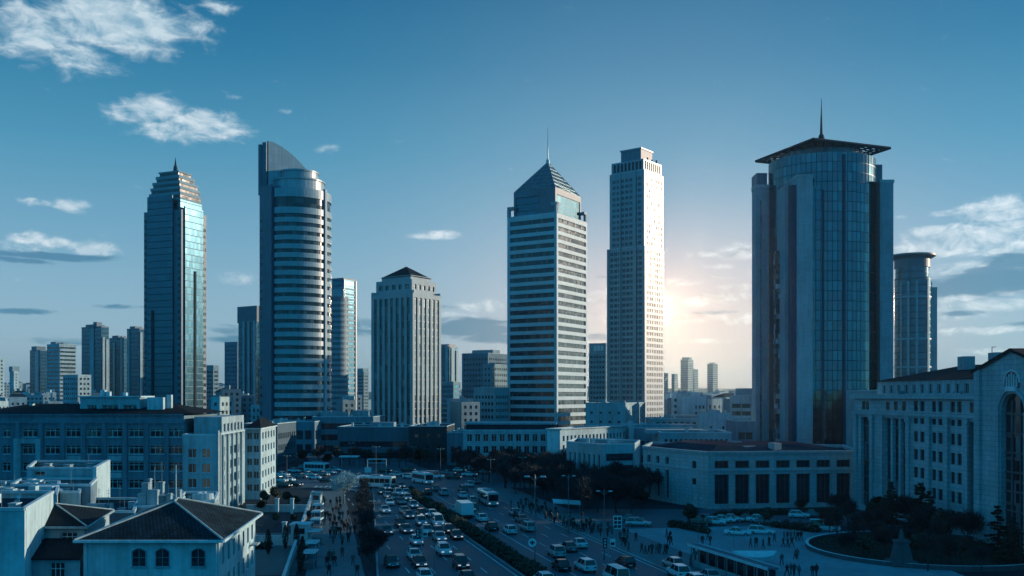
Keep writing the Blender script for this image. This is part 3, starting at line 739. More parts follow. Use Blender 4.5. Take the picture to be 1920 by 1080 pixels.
RC = random.Random(41)
def clutter(root, P, z, n, big=1.0):
    for i in range(n):
        A = along(P[0], P[1], RC.uniform(.08, .92)); Bk = along(P[3], P[2], RC.uniform(.08, .92)); c = along(A, Bk, RC.uniform(.1, .85)); k = RC.random(); m = MB()
        if k < .4:
            w_, d_, h_ = RC.uniform(.4, 1.3) * big, RC.uniform(.4, 1.0) * big, RC.uniform(.5, 1.4) * big; m.box(c[0] - w_, c[0] + w_, c[1] - d_, c[1] + d_, z, z + h_); m.box(c[0] - w_ - .06, c[0] + w_ + .06, c[1] - d_ - .06, c[1] + d_ + .06, z + h_ + .003, z + h_ + .1, bottom=True); m.build('air_conditioner', RC.choice([WHITE, MID, METAL, PALE]), root)
        elif k < .6: m.cyl(c[0], c[1], .3 * big, z, z + RC.uniform(.8, 1.8) * big, 8); m.build('vent', RC.choice([METAL, WHITE]), root)
        elif k < .8:
            h_ = RC.uniform(2, 4) * big ** .5; m.tube((*c, z), (*c, z + h_), .05 * big, .035 * big, 5); m.tube((c[0] - .5 * big, c[1], z + h_ * .9), (c[0] + .5 * big, c[1], z + h_ * .9), .03 * big, .03 * big, 4); m.tube((c[0] - .35 * big, c[1], z + h_ * .78), (c[0] + .35 * big, c[1], z + h_ * .78), .03 * big, .03 * big, 4); m.build('antenna', METAL, root)
        else:
            m.tube((c[0], c[1], z), (c[0], c[1], z + .7 * big), .05 * big, .05 * big, 5); N = 9
            ring = [Vector((c[0] + .45 * big * math.cos(6.283 * i_ / N), c[1] - .15, z + .9 * big + .45 * big * math.sin(6.283 * i_ / N))) for i_ in range(N)]; cc = Vector((c[0], c[1] + .05, z + .9 * big))
            for i_ in range(N): m.face([cc, ring[i_], ring[(i_ + 1) % N]])
            m.build('satellite_dish', WHITE, root)

# ------------------------------------------------------------------ middle distance blocks
def quadb(name, label, P, z1, fh, wh, wall, glass, cw, gap, roof=(), margin=.8, depth=.3, parapet=1.2, first=1.0, roofm=None, cat='building', cols2=None, nfaces=2, individual=False, nm=2):
    t = T(name, label, P, None, cat)
    if not individual: block(t, P, 0, z1, fh, wh, wall, glass, cw, gap, margin, depth, parapet, first, roofm, cols2=cols2, nfaces=nfaces)
    plant(t, P, z1 - .5, roof); clutter(t, P, z1 - .6, 7, 1.5); return t
# long pale office building behind the grove: wing facing the camera, wing turned to the sun
def near_block(t, P, z1, spec, wall, roofm=None, coping=True, overhang=.06):
    """walls with individual windows; spec[k] = (cols, rows, nm, transom) for face k"""
    mb = MB(); todo = []
    for k in range(len(P)):
        A, B = P[k], P[(k + 1) % len(P)]; L = math.hypot(B[0] - A[0], B[1] - A[1])
        sp = spec.get(k)
        if sp:
            cols, rows = sp[0](L) if callable(sp[0]) else sp[0], sp[1]
            for o in facade(mb, A, B, 0, z1, cols, rows, .28): todo.append((A, B, o, sp))
        else: mb.face([(*A, 0), (*B, 0), (*B, z1), (*A, z1)])
    mb.build('wall', wall, t)
    for A, B, o, sp in todo: window(t, A, B, o, .28, sp[2], sp[3], sp[4] if len(sp) > 4 else None, sp[5] if len(sp) > 5 else None, sp[6] if len(sp) > 6 else False)
    if coping:
        m = MB(); m.face([(*p, z1 - .6) for p in inset(P, .998)]); m.build('roof', roofm or ROOFF, t)
        cp = MB()
        for k in range(len(P)):
            d, n, L = axes(P[k], P[(k + 1) % len(P)]); cp.obox(P[k], d, n, 0, L, -.3, overhang, z1 + .003, z1 + .35)
        cp.build('coping', PARAPET, t)
Y = 313
P = [(gx(868, Y), Y), (gx(1046, Y), Y), (gx(1052, Y + 22), Y + 22), (gx(872, Y + 22), Y + 22)]
t = T('office_building', 'long pale office building with paired tall windows behind the dark grove', P, None, 'building')
rows = [(1.2, 3.8), (5.2, 7.6), (9.1, 11.5)]
near_block(t, P, 12.6, {0: (lambda L: even(L, 11, 1.7, .8), rows, 2, False)}, STONE)
q = MB(); q.prism(inset(P, .94), 12.2, 14.6); q.build('attic', ROOFD, t)
q = MB(); q.prism(inset(P, .97), 14.603, 15.1, bottom=True); q.build('roof', STONE_D, t)
A = (gx(1050, 300), 300); B = (gx(1178, 330), 333); d, n, L = axes(A, B)
P = [(A[0] - 4, A[1] + 1), A, B, (B[0] - 9, B[1] + 6)]
t = T('office_building', 'sunlit pale office wing with a row of small windows, right of the grove building', P, None, 'building')
near_block(t, P, 13.4, {1: (lambda L: even(L, 18, 1.1, 1), [(3, 5), (6.5, 8.5), (9.6, 11.4)], 1, False)}, WHITE, overhang=.6)
q = MB(); q.cyl(B[0] + 1, B[1] - 3, .9, 0, 15.4, 12); q.build('column', WHITE, t)
A, B = (gx(1062, 262), 262), (gx(1131, 246), 246); C_ = (gx(1192, 247), 249)
P = [A, B, C_, (C_[0] + 4, C_[1] + 20), (A[0] + 4, A[1] + 20)]
t = T('office_building', 'low pale office with dark ribbon windows and a slatted left wall', P, None, 'building')
near_block(t, P, 11.3, {0: (lambda L: even(L, 7, .9, .8), [(1.5, 4), (5.2, 8.8)], 1, False)}, PALE)
d, n, L = axes(B, C_)
for (a_, b_) in ((1.2, 3.0), (4.3, 6.1), (7.3, 9.1)):
    q = MB(); q.obox(B, d, n, .8, L - .6, .003, .1, a_, b_); o = q.build('window_band', PANE2, t)
clutter(t, [A, C_, P[3], P[4]], 10.7, 9, 1.0)
# museum-like pale hall with giant dark openings
Q0, Q1, Q2, Q3 = (gx(1206, 226), 226), (gx(1262, 214), 214), (gx(1328, 203), 203), (74.5, 207.5)
P = [Q0, Q1, Q2, Q3, (80, 232), (gx(1222, 246), 246)]
t = T('exhibition_hall', 'wide pale stone hall with giant dark openings and flat dark roof', P, None, 'building')
zt = 11.7
mb = MB(); todo = []
def giant(A, B, n, wl, m):
    L = math.hypot(B[0] - A[0], B[1] - A[1]); c = even(L, n, wl, m)
    for o in facade(mb, A, B, 0, zt, c, [(1.0, 7.3), (8.6, 10.2)], .7): todo.append((A, B, o))
giant(Q0, Q1, 3, 1.45, .6)
L = math.hypot(Q2[0] - Q1[0], Q2[1] - Q1[1]); facade(mb, Q1, Q2, 0, zt, [(L * .55, L * .55 + 1.5)], [(4.8, 6.2), (8.3, 9.9)], .3)
for o in ((L * .55, L * .55 + 1.5, 4.8, 6.2), (L * .55, L * .55 + 1.5, 8.3, 9.9)): todo.append((Q1, Q2, o))
giant(Q2, Q3, 7, 3.15, .7)
for k in (3, 4, 5):
    A, B = P[k], P[(k + 1) % 6]; mb.face([(*A, 0), (*B, 0), (*B, zt), (*A, zt)])
mb.build('wall', STONE, t)
for A, B, o in todo: window(t, A, B, o, .6 if o[3] - o[2] > 1.65 or o[2] > 8.5 else .3, 3 if o[1] - o[0] > 2 else 2, False, FRAME_D, PANE2, fw=.1)
m = MB(); m.face([(*p, zt - .3) for p in inset(P, .99)]); m.build('roof', ROOFD, t)
cp = MB()
for k in range(6):
    d, n, L = axes(P[k], P[(k + 1) % 6]); cp.obox(P[k], d, n, 0, L, -.3, .35, zt + .003, zt + .5); cp.obox(P[k], d, n, 0, L, .003, .2, 7.9, 8.15)
cp.build('cornice', STONE, t)
m = MB(); I = inset(P, .93); m.prism(I, zt - .2, zt + 1.5, pts1=inset(P, .55)); m.build('roof', ROOFD, t)
plant(t, [P[0], P[2], P[3], P[4]], zt + .4, [(.62, .35, 6, 3, .9), (.25, .4, 3, 2, 1.4), (.8, .5, 2, 2, 1.6)])

# ornate pale civic building on the right
def ox(px): return 94.25 / ((px - 960) / F + .104)         # distance of a pixel column on its street front
OL = lambda px: (73 + .1042 * (204 - ox(px)), ox(px))
E0, E1 = OL(1602), OL(1858)
t = thing('civic_building', 'ornate pale stone building with pilasters, tall dark bays and round-arched gable pavilion', 'building', (95, 180, 0))
d, n, L = axes(E0, E1); U = lambda px: (OL(px)[1] - E0[1]) / d[1]
zc = 20.2
rowsW = [(2 + 3.35 * i, 4 + 3.35 * i) for i in range(6)]
mb = MB(); ops_s = []; ops_b = []
def facade_cells(cells):
    for (u0, u1, kind) in cells:
        A = (E0[0] + d[0] * u0, E0[1] + d[1] * u0); B = (E0[0] + d[0] * u1, E0[1] + d[1] * u1); w_ = u1 - u0
        top = [(zc + .9, zc + 2.8)]
        if kind == 'bay':
            facade(mb, A, B, 0, 24, [(w_ * .12, w_ * .88)], [(1.2, zc - .6)], .8); ops_b.append((A, B, (w_ * .12, w_ * .88, 1.2, zc - .6)))
        elif kind == 'win':
            for o in facade(mb, A, B, 0, 24, even(w_, 2, w_ * .27, w_ * .08), rowsW + top, .3): ops_s.append((A, B, o))
        else: facade(mb, A, B, 0, 24, [], [])
cells = []; cuts = [(1602, 1612, 'w'), (1612, 1632, 'bay'), (1632, 1657, 'w'), (1657, 1672, 'bay'), (1672, 1687, 'bay'), (1687, 1700, 'bay'), (1700, 1709, 'w'), (1709, 1738, 'win'), (1738, 1743, 'w'), (1743, 1772, 'win'), (1772, 1778, 'w'), (1778, 1808, 'win'), (1808, 1815, 'w'), (1815, 1832, 'bay'), (1832, 1850, 'bay'), (1850, 1858, 'w')]
for a_, b_, k_ in cuts: cells.append((max(0, U(a_)), min(L, U(b_)), k_))
facade_cells(cells)
BK0, BK1 = (E0[0] + 42, E0[1] + 4), (E1[0] + 42, E1[1] + 4)
mb.face([(*E1, 0), (*BK1, 0), (*BK1, 24), (*E1, 24)]); mb.face([(*BK1, 0), (*BK0, 0), (*BK0, 24), (*BK1, 24)]); mb.face([(*BK0, 0), (*E0, 0), (*E0, 24), (*BK0, 24)])
mb.build('wall', STONE, t)
for A, B, o in ops_s: window(t, A, B, o, .3, 2, False, FRAME_D, PANE2, fw=.06)
for A, B, o in ops_b: window(t, A, B, o, .75, 2, False, FRAME_D, STRIP, fw=.12)
# attic windows over the bays
cp = MB()
for z_, hh, pr in ((zc + .003, .5, .45), (zc + 3.2, .35, .3), (23.4, .9, .8), (zc - .35, .3, .2)): cp.obox(E0, d, n, -.4, L, .003, pr, z_, z_ + hh)
cp.build('cornice', STONE, t)
for px in (1604, 1634, 1653, 1702, 1740, 1774, 1811, 1852):
    q = MB(); u = U(px); q.obox(E0, d, n, u, u + 1.2, .003, .5, 0, zc - .05); q.obox(E0, d, n, u - .15, u + 1.35, .003, .62, zc - 1.2, zc - .4); q.build('pilaster', STONE, t)
for px in (1617, 1624, 1662, 1677, 1692, 1819, 1837):
    u = U(px); q = MB(); q.obox(E0, d, n, u, u + 1.3, .003, .03, zc + .95, zc + 2.7); q.build('window', PANE2, t)
clutter(t, [(E0[0] + 1.2, E0[1] - 2), (E0[0] + 2.5, E0[1] - 3), (E1[0] + 2, E1[1] + 2), (E1[0] + 1, E1[1] + 2)], 24, 5, .6)
# set-back attic storey with dark hipped roof
Ai = [(E0[0] + 3, E0[1] - 5), (E1[0] + 2.4, E1[1] - 1), (BK1[0], BK1[1]), (BK0[0], BK0[1] - 4)]
mb = MB(); wl = []
LL = math.hypot(Ai[1][0] - Ai[0][0], Ai[1][1] - Ai[0][1])
for o in facade(mb, Ai[0], Ai[1], 23, 26.9, even(LL, 14, 1.3, 1.5), [(24.4, 26.2)], .25): wl.append(o)
for k in (1, 2, 3):
    A, B = Ai[k], Ai[(k + 1) % 4]; mb.face([(*A, 23), (*B, 23), (*B, 26.9), (*A, 26.9)])
mb.build('attic', PALE, t)
for o in wl: window(t, Ai[0], Ai[1], o, .25, 2, False)
rf = MB(); Er = [(p[0] + (p[0] - 95) * .03, p[1] + (p[1] - 180) * .03) for p in Ai]; r0, r1 = (92, 196, 30.2), (96, 168, 30.2)
zr = 26.95
rf.face([(*Er[0], zr), (*Er[1], zr), r1, r0]); rf.face([(*Er[1], zr), (*Er[2], zr), r1]); rf.face([(*Er[2], zr), (*Er[3], zr), r0, r1]); rf.face([(*Er[3], zr), (*Er[0], zr), r0])
rf.face([(*p, zr - .01) for p in reversed(Er)]); rf.build('roof', TILE2, t)
for (x, y, h) in ((88, 186, 1.2), (90, 178, 1.6), (91, 172, 1.0)):
    q = MB(); q.box(x - 1, x + 1, y - 1.5, y + 1.5, 29, 30.4 + h); q.build('roof_plant', MID, t)
q = MB(); q.tube((90, 180, 29), (90, 180, 33.2), .09, .07, 5); q.tube((90, 180, 33.1), (90, 178.4, 33.1), .07, .05, 4); q.build('antenna', METAL_D, t)
# gable pavilion
G0, G1 = OL(1852), (OL(1852)[0] + .1042 * 19, OL(1852)[1] - 19)
g0 = (G0[0] + n[0] * 2, G0[1] + n[1] * 2); g1 = (G1[0] + n[0] * 2, G1[1] + n[1] * 2); dg, ng, Lg = axes(g0, g1)
mb = MB(); zE = 28.3; zA = 31.0
c0, c1, zar = Lg * .5 - 2.9, Lg * .5 + 2.9, 21.5
Pg = lambda u, z, o=0: (g0[0] + dg[0] * u + ng[0] * o, g0[1] + dg[1] * u + ng[1] * o, z)
mb.face([Pg(0, 0), Pg(c0, 0), Pg(c0, zE), Pg(0, zE)]); mb.face([Pg(c1, 0), Pg(Lg, 0), Pg(Lg, zE), Pg(c1, zE)])
arch = [(c0 + (c1 - c0) * (1 - math.cos(math.pi * i / 14)) / 2, zar + 2.9 * math.sin(math.pi * i / 14)) for i in range(15)]
for (ua, za), (ub, zb_) in zip(arch, arch[1:]):
    mb.face([Pg(ua, za), Pg(ub, zb_), Pg(ub, zE), Pg(ua, zE)]); mb.face([Pg(ua, za), Pg(ua, za, -.9), Pg(ub, zb_, -.9), Pg(ub, zb_)])
mb.face([Pg(c0, 0), Pg(c0, 0, -.9), Pg(c0, zar, -.9), Pg(c0, zar)]); mb.face([Pg(c1, 0, -.9), Pg(c1, 0), Pg(c1, zar), Pg(c1, zar, -.9)])
mb.face([Pg(0, zE), Pg(Lg, zE), Pg(Lg * .5, zA)])
mb.face([Pg(0, 0, -3), Pg(0, 0), Pg(0, zE), Pg(0, zE, -3)]); mb.face([Pg(Lg, 0), Pg(Lg, 0, -30), Pg(Lg, zE, -30), Pg(Lg, zE)]); mb.face([Pg(0, zE, -30), Pg(0, 24, -30), Pg(0, 24, -2), Pg(0, zE, -2)])
pav = mb.build('pavilion', STONE, t)
m = MB(); m.face([Pg(c0, 0, -.85), Pg(c1, 0, -.85)] + [Pg(u, z, -.85) for u, z in reversed(arch)]); m.build('arched_window', STRIP, pav)
m = MB()
for u in (c0 + 1.9, c1 - 1.9): m.obox(g0, dg, ng, u - .12, u + .12, -.85, -.6, .5, zar + 1.8)
for z in range(3, 24, 3): m.obox(g0, dg, ng, c0 + .05, c1 - .05, -.84, -.65, z, z + .3)
m.build('mullion', FRAME_D, pav)
m = MB(); arc2 = [(Lg * .5 + 3.4 * math.cos(math.pi * i / 16), zar + 3.4 * math.sin(math.pi * i / 16)) for i in range(17)]
for (ua, za), (ub, zb_) in zip(arc2, arc2[1:]): m.tube(Pg(ua, za, .1), Pg(ub, zb_, .1), .28, .28, 5)
for s_ in (-3.4, 3.4): m.obox(g0, dg, ng, Lg * .5 + s_ - .3, Lg * .5 + s_ + .3, .003, .35, 0, zar)
for s_ in (.02, Lg - 1.6): m.obox(g0, dg, ng, s_, s_ + 1.5, .003, .45, 0, zE - .1)
m.build('surround', STONE, pav)
m = MB(); lun = [(Lg * .5 + 1.9 * math.cos(math.pi * i / 12), 26.0 + 1.9 * math.sin(math.pi * i / 12)) for i in range(13)]
m.face([Pg(u, z, .03) for u, z in lun] + [Pg(Lg * .5 - 1.9, 25.2, .03), Pg(Lg * .5 + 1.9, 25.2, .03)]); m.build('lunette', PANE2, pav)
m = MB()
for s_ in (-1.2, -.6, 0, .6, 1.2): m.obox(g0, dg, ng, Lg * .5 + s_ - .12, Lg * .5 + s_ + .12, .031, .2, 25.4, 27.6 - abs(s_) * .5)
for (ua, za), (ub, zb_) in zip(lun, lun[1:]): m.tube(Pg(ua, za, .1), Pg(ub, zb_, .1), .16, .16, 4)
m.obox(g0, dg, ng, Lg * .5 - 1.3, Lg * .5 + 1.3, .031, .4, 24.7, 25.4); m.build('ornament', FRAME, pav)
m = MB()
for (ua, za, ub, zb_) in ((-.6, zE - .2, Lg * .5, zA + .3), (Lg + .6, zE - .2, Lg * .5, zA + .3)):
    lo, hi = Pg(ua, za, .5), Pg(ub, zb_, .5); lo2, hi2 = Pg(ua, za, -30), Pg(ub, zb_, -30)
    m.face([lo, hi, hi2, lo2]); m.face([(*lo[:2], lo[2] - .5), (*hi[:2], hi[2] - .5), hi, lo])
m.build('roof', TILE2, pav)
# right-hand continuation of the same building, past the pavilion
P = [(g1[0] + 1.5, g1[1]), (g1[0] + 4.6, g1[1] - 32), (g1[0] + 46, g1[1] - 28), (g1[0] + 44, g1[1] + 2)]
t = T('civic_building', 'plain pale wing continuing past the gable pavilion', P, None, 'building')
near_block(t, P, 24, {0: (lambda L: even(L, 9, 1.3, 1), rowsW, 2, False, FRAME_D, PANE2)}, STONE)
# unseen block added behind the civic building to keep the sun off the road
P = [(104, 236), (150, 232), (152, 318), (112, 322)]
quadb('office_building', 'grey office block hidden behind the ornate civic building', P, 25.5, 3.6, 1.8, MID, BAND, 1.6, 1.4)

P = [(150, 300), (190, 296), (192, 395), (153, 398)]  # second unseen block, added to shade the ground mirrored low in the glass tower
quadb('office_building', 'plain grey office block standing behind the civic building roof', P, 25.5, 3.6, 1.8, MID, BAND, 1.6, 1.4)

# ------------------------------------------------------------------ dark podium blocks in the centre
def dark_block(label, x0, x1, Y, yt, depth=24, wall=DARKW, fh=3.8, wh=2.2, cw=None, gap=.6, roof=(), glass=None, a=4):
    A = (gx(x0, Y), Y + (gx(x1, Y) - gx(x0, Y)) * math.tan(R(a)) * .5); B = (gx(x1, Y), Y)
    P = [A, B, (B[0] + 1, B[1] + depth), (A[0] + 1, A[1] + depth)]
    return quadb('office_building', label, P, gz(yt, Y), fh, wh, wall, glass or PANE2, cw, gap, roof)
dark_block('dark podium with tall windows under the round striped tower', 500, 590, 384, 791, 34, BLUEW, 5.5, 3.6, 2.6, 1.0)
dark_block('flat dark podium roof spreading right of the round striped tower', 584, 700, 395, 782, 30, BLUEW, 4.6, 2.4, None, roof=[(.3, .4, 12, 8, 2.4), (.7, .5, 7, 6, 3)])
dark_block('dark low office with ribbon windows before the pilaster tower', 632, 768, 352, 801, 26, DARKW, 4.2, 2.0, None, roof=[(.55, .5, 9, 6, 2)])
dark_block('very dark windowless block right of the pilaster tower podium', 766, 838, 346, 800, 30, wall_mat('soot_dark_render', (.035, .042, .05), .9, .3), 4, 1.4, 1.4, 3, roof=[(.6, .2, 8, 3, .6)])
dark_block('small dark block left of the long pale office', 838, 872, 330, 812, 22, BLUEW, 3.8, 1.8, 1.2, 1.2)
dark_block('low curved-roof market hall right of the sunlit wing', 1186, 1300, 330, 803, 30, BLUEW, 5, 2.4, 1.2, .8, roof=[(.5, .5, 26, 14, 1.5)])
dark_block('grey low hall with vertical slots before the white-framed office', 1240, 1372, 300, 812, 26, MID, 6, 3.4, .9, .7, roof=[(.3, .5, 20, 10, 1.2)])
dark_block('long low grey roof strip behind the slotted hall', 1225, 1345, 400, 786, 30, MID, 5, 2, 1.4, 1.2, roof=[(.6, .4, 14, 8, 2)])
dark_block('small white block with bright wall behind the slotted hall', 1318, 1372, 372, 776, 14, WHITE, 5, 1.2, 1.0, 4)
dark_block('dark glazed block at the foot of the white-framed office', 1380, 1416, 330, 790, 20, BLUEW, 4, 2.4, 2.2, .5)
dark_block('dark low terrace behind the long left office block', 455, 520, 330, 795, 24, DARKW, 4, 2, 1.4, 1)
t0 = small_tower('small white sunlit house with two window rows behind the left block', 396, 412, 438, 745, 420, 20, 3.6, 1.6, WHITE, PANE2, 1.4, 1.1, (), 'building')
small_tower('white-walled roof block rising behind the far end of the left office', 470, 490, 520, 760, 480, 25, 3.6, 1.6, PALE, PANE2, 1.4, 1.1, (), 'building')

# ------------------------------------------------------------------ left office block
YF = 194; zt = gz(779, YF)
t = thing('office_building', 'long grey-blue office block with rows of triple white-framed windows on the left', 'building', (-85, 202, 0))
FL, FR = (gx(-60, YF), YF), (gx(345, YF), YF)
d, n, L = axes(FL, FR); mb = MB()
colsp = [12, 56, 98, 137, 176, 215, 255, 295, 330, -30]
cols = []
for px in colsp:
    u = gx(px, YF) - FL[0]; w_ = 3.0 if px not in (12, -30) else 1.6
    cols.append((u - w_ / 2, u + w_ / 2))
rows = [(zt - 4.35 - 3.45 * i, zt - 2.6 - 3.45 * i) for i in range(5)]
ops = facade(mb, FL, FR, 0, zt, cols, rows, .3)
BKl, BKr = (FL[0], YF + 22), (FR[0], YF + 22)
mb.face([(*FR, 0), (*BKr, 0), (*BKr, zt), (*FR, zt)]); mb.face([(*BKr, 0), (*BKl, 0), (*BKl, zt), (*BKr, zt)]); mb.face([(*BKl, 0), (*FL, 0), (*FL, zt), (*BKl, zt)])
mb.build('wall', BLUEW, t)
for i, o in enumerate(ops): window(t, FL, FR, o, .3, 3 if o[1] - o[0] > 2 else 2, True, None, None, True)
cp = MB(); cp.obox(FL, d, n, 0, L, .003, .35, zt - 1.6, zt - 1.25); cp.obox(FL, d, n, 0, L, -.3, .4, zt + .003, zt + .35); cp.build('cornice', BLUEW, t)
pil = [34, 77, 118, 157, 196, 235, 275, 313]
for px in pil:
    q = MB(); u = gx(px, YF) - FL[0]; q.obox(FL, d, n, u - .45, u + .45, .003, .3, 0, zt - 1.62); q.build('pilaster', BLUEW, t)
for (px0, px1, a_, b_) in ((118, 157, 1, 2), (118, 157, 2, 3), (196, 235, 1, 2), (235, 275, 1, 2), (196, 235, 2, 3), (157, 196, 2, 3)):
    q = MB(); u0, u1 = gx(px0, YF) - FL[0] + .6, gx(px1, YF) - FL[0] - .6; q.obox(FL, d, n, u0, u1, .003, .06, rows[b_][1] + .35, rows[a_][0] - .35); q.build('spandrel', PALE, t)
q = MB(); u0, u1 = gx(28, YF) - FL[0], gx(78, YF) - FL[0]
q.obox(FL, d, n, u0, u0 + 1.4, .003, .6, 0, rows[0][0] - .3); q.obox(FL, d, n, u1 - 1.0, u1, .003, .6, 0, rows[0][0] - .3); q.obox(FL, d, n, u0 + 1.4, u1 - 1.0, .003, .55, rows[0][0] - 1.3, rows[0][0] - .3)
q.build('bay_frame', PALE, t)
rf = MB(); rx0, rx1 = FL[0] - .5, FR[0] + 2; yb = YF + 22.5; y0 = YF - .5; zr = zt + .36; h_ = zt + 2.3
rf.face([(rx0, y0, zr), (rx1, y0, zr), (rx1 - 8, YF + 11, h_), (rx0 + 8, YF + 11, h_)]); rf.face([(rx1, y0, zr), (rx1, yb, zr), (rx1 - 8, YF + 11, h_)]); rf.face([(rx1, yb, zr), (rx0, yb, zr), (rx0 + 8, YF + 11, h_), (rx1 - 8, YF + 11, h_)]); rf.face([(rx0, yb, zr), (rx0, y0, zr), (rx0 + 8, YF + 11, h_)])
rf.build('roof', TILE2, t)
clutter(t, [(FL[0] + 8, YF + 8), (FR[0] - 4, YF + 8), (FR[0] - 6, YF + 13), (FL[0] + 8, YF + 13)], zt + 1.3, 9, .9)
# lit penthouse on its roof
A = (gx(150, YF + 5), YF + 5); B = (gx(262, YF + 5), YF + 5); C_ = (gx(292, YF + 12) - 1, YF + 12); P4 = [A, B, (B[0] + 2.2, B[1] + 7), (A[0] + 1, A[1] + 7)]
mb = MB(); LL = axes(A, B)[2]; zp = gz(745, YF + 5)
oo = facade(mb, A, B, zt, zp, [(LL * .12, LL * .28), (LL * .36, LL * .64), (LL * .72, LL * .95)], [(zt + .6, zt + 2.1)], .25)
[mb.face([(*P4[k_], zt), (*P4[(k_ + 1) % 4], zt), (*P4[(k_ + 1) % 4], zp), (*P4[k_], zp)]) for k_ in (1, 2, 3)]; mb.face([(*p_, zp) for p_ in P4]); mb.build('penthouse', PALE, t)
for o in oo: window(t, A, (B[0], B[1]), o, .25, 3, False)
q = MB(); q.obox(A, axes(A, B)[0], axes(A, B)[1], -.4, LL + .4, -7.3, .4, zp + .003, zp + .3); q.build('coping', PARAPET, t)
for (x, y, w_, h_) in ((gx(194, 203), 203, .9, 1.6), (gx(204, 203), 203, .8, 1.2), (gx(235, 203), 203, .7, 1.0), (gx(318, 200), 200, 1.0, 3.2), (gx(60, 203), 203, .8, 1.3)):
    q = MB(); q.box(x - w_ / 2, x + w_ / 2, y - .5, y + .5, zp if x < gx(262, 199) and x > gx(150, 199) else zt, (zp if x < gx(262, 199) and x > gx(150, 199) else zt + 1) + h_); q.build('chimney', WHITE, t)
q = MB(); x0 = gx(262, YF + 6) + .3; q.box(x0 + 2, x0 + 5.3, YF + 4, YF + 9, zt + .4, zp); q.build('stair_tower', WHITE, t)
# projecting wing of the block: paler, two-light windows, long sunlit side
W0, W1_, W2, W3 = (gx(342, 190), 190), (gx(405, 190), 190), (gx(459, 216), 216), (gx(342, 190) - 1, 216)
t = T('office_building', 'pale projecting office wing with paired windows and a long sunlit side', [W0, W1_, W2, W3], None, 'building')
zw = gz(817, 190)
rows = [(zw - 4.4 - 2.95 * i, zw - 2.6 - 2.95 * i) for i in range(5)]
near_block(t, [W0, W1_, W2, W3], zw, {0: (lambda L: [(1.1, 2.75), (3.9, 5.5)], rows, 2, False, None, None, True), 1: (lambda L: even(L, 7, 1.9, 1.6), rows, 2, False, None, None, False)}, PALE)
q = MB(); d, n, L = axes(W1_, W2); q.obox(W1_, d, n, -.2, .9, .003, .5, 0, zw + 1.0); q.obox(W1_, d, n, 1.6, 2.3, .003, .5, 0, zw + .6); q.build('pier', PILASTER, t)
for k in range(5):
    q = MB(); u = 4.6 + k * 4.2; q.obox(W1_, d, n, u, u + .7, .003, .4, 0, zw); q.build('pilaster', PILASTER, t)
P4 = [along(W1_, W2, .18), along(W1_, W2, .96), (W2[0] - 5, W2[1]), (W1_[0] - 6, W1_[1] + 5)]
mb = MB(); Lx = axes(P4[0], P4[1])[2]; oo = facade(mb, P4[0], P4[1], zw - .5, zw + 3.6, even(Lx, 6, 1.8, .8), [(zw + .5, zw + 2.2)], .25)
for k in (1, 2, 3): mb.face([(*P4[k], zw - .5), (*P4[(k + 1) % 4], zw - .5), (*P4[(k + 1) % 4], zw + 3.6), (*P4[k], zw + 3.6)])
mb.face([(*p, zw + 3.6) for p in P4]); mb.build('attic', PALE, t)
for o in oo: window(t, P4[0], P4[1], o, .25, 2, False)
# narrow block with hip roof behind it
V0, V1, V2 = (gx(459, 222), 222), (gx(489, 222), 222), (gx(517, 242), 242); V3 = (V0[0] - .5, 242)
P = [V0, V1, V2, V3]; t = T('apartment_building', 'narrow apartment block with hip roof and sunlit white side beyond the office wing', P, None, 'building')
ze = gz(803, 222); rows = [(ze - 2.6 - 3.0 * i, ze - 1.0 - 3.0 * i) for i in range(5)]
near_block(t, P, ze, {0: (lambda L: even(L, 2, 1.2, .3), rows, 2, False), 1: (lambda L: even(L, 5, 1.7, .8), rows, 2, False)}, WHITE, coping=False)
m = MB(); E = inset(P, 1.09); ap0, ap1 = ((V0[0] + V1[0]) / 2, 228, ze + 2.2), ((V3[0] + V2[0]) / 2, 236, ze + 2.2)
m.face([(*E[0], ze), (*E[1], ze), ap0]); m.face([(*E[1], ze), (*E[2], ze), ap1, ap0]); m.face([(*E[2], ze), (*E[3], ze), ap1]); m.face([(*E[3], ze), (*E[0], ze), ap0, ap1]); m.face([(*p, ze - .01) for p in reversed(E)]); m.build('roof', TILE2, t)
m = MB()
for k in range(4):
    d, n, L = axes(E[k], E[(k + 1) % 4]); m.obox(E[k], d, n, 0, L, -.12, .1, ze - .22, ze + .06)
m.build('gutter', FRAME, t)

# ------------------------------------------------------------------ foreground houses, bottom left
def arched(parent, A, B, u0, u1, v0, v1, rise=.45):
    d, n, L = axes(A, B); P = lambda u, z, o: (A[0] + d[0] * u + n[0] * o, A[1] + d[1] * u + n[1] * o, z)
    N = 8; arc_ = [(u0 + (u1 - u0) * i / N, v1 + rise * math.sin(math.pi * i / N)) for i in range(N + 1)]
    m = MB(); pts = [(u0, v0), (u1, v0)] + list(reversed(arc_)); k = len(pts)
    for (ua, za), (ub, zb_) in zip(pts, pts[1:] + pts[:1]): m.tube(P(ua, za, .04), P(ub, zb_, .04), .07, .07, 4)
    m.tube(P((u0 + u1) / 2, v0, .03), P((u0 + u1) / 2, v1 + rise, .03), .035, .035, 4); m.tube(P(u0, v0 + (v1 - v0) * .6, .03), P(u1, v0 + (v1 - v0) * .6, .03), .03, .03, 4)
    m.obox(A, d, n, u0 - .12, u1 + .12, .003, .14, v0 - .16, v0 - .05)
    w = m.build('arched_window', MID, parent); g_ = MB(); g_.face([P(u, z, .012) for u, z in pts]); g_.build('pane', PANE2, w)
Hs = [(-46.2, 103.5), (-31.6, 103.5), (-33.7, 126), (-48.6, 126)]
t = T('house', 'large pale house with dark tiled hip roof and arched windows, bottom left', Hs, None, 'house')
ze = 8.5
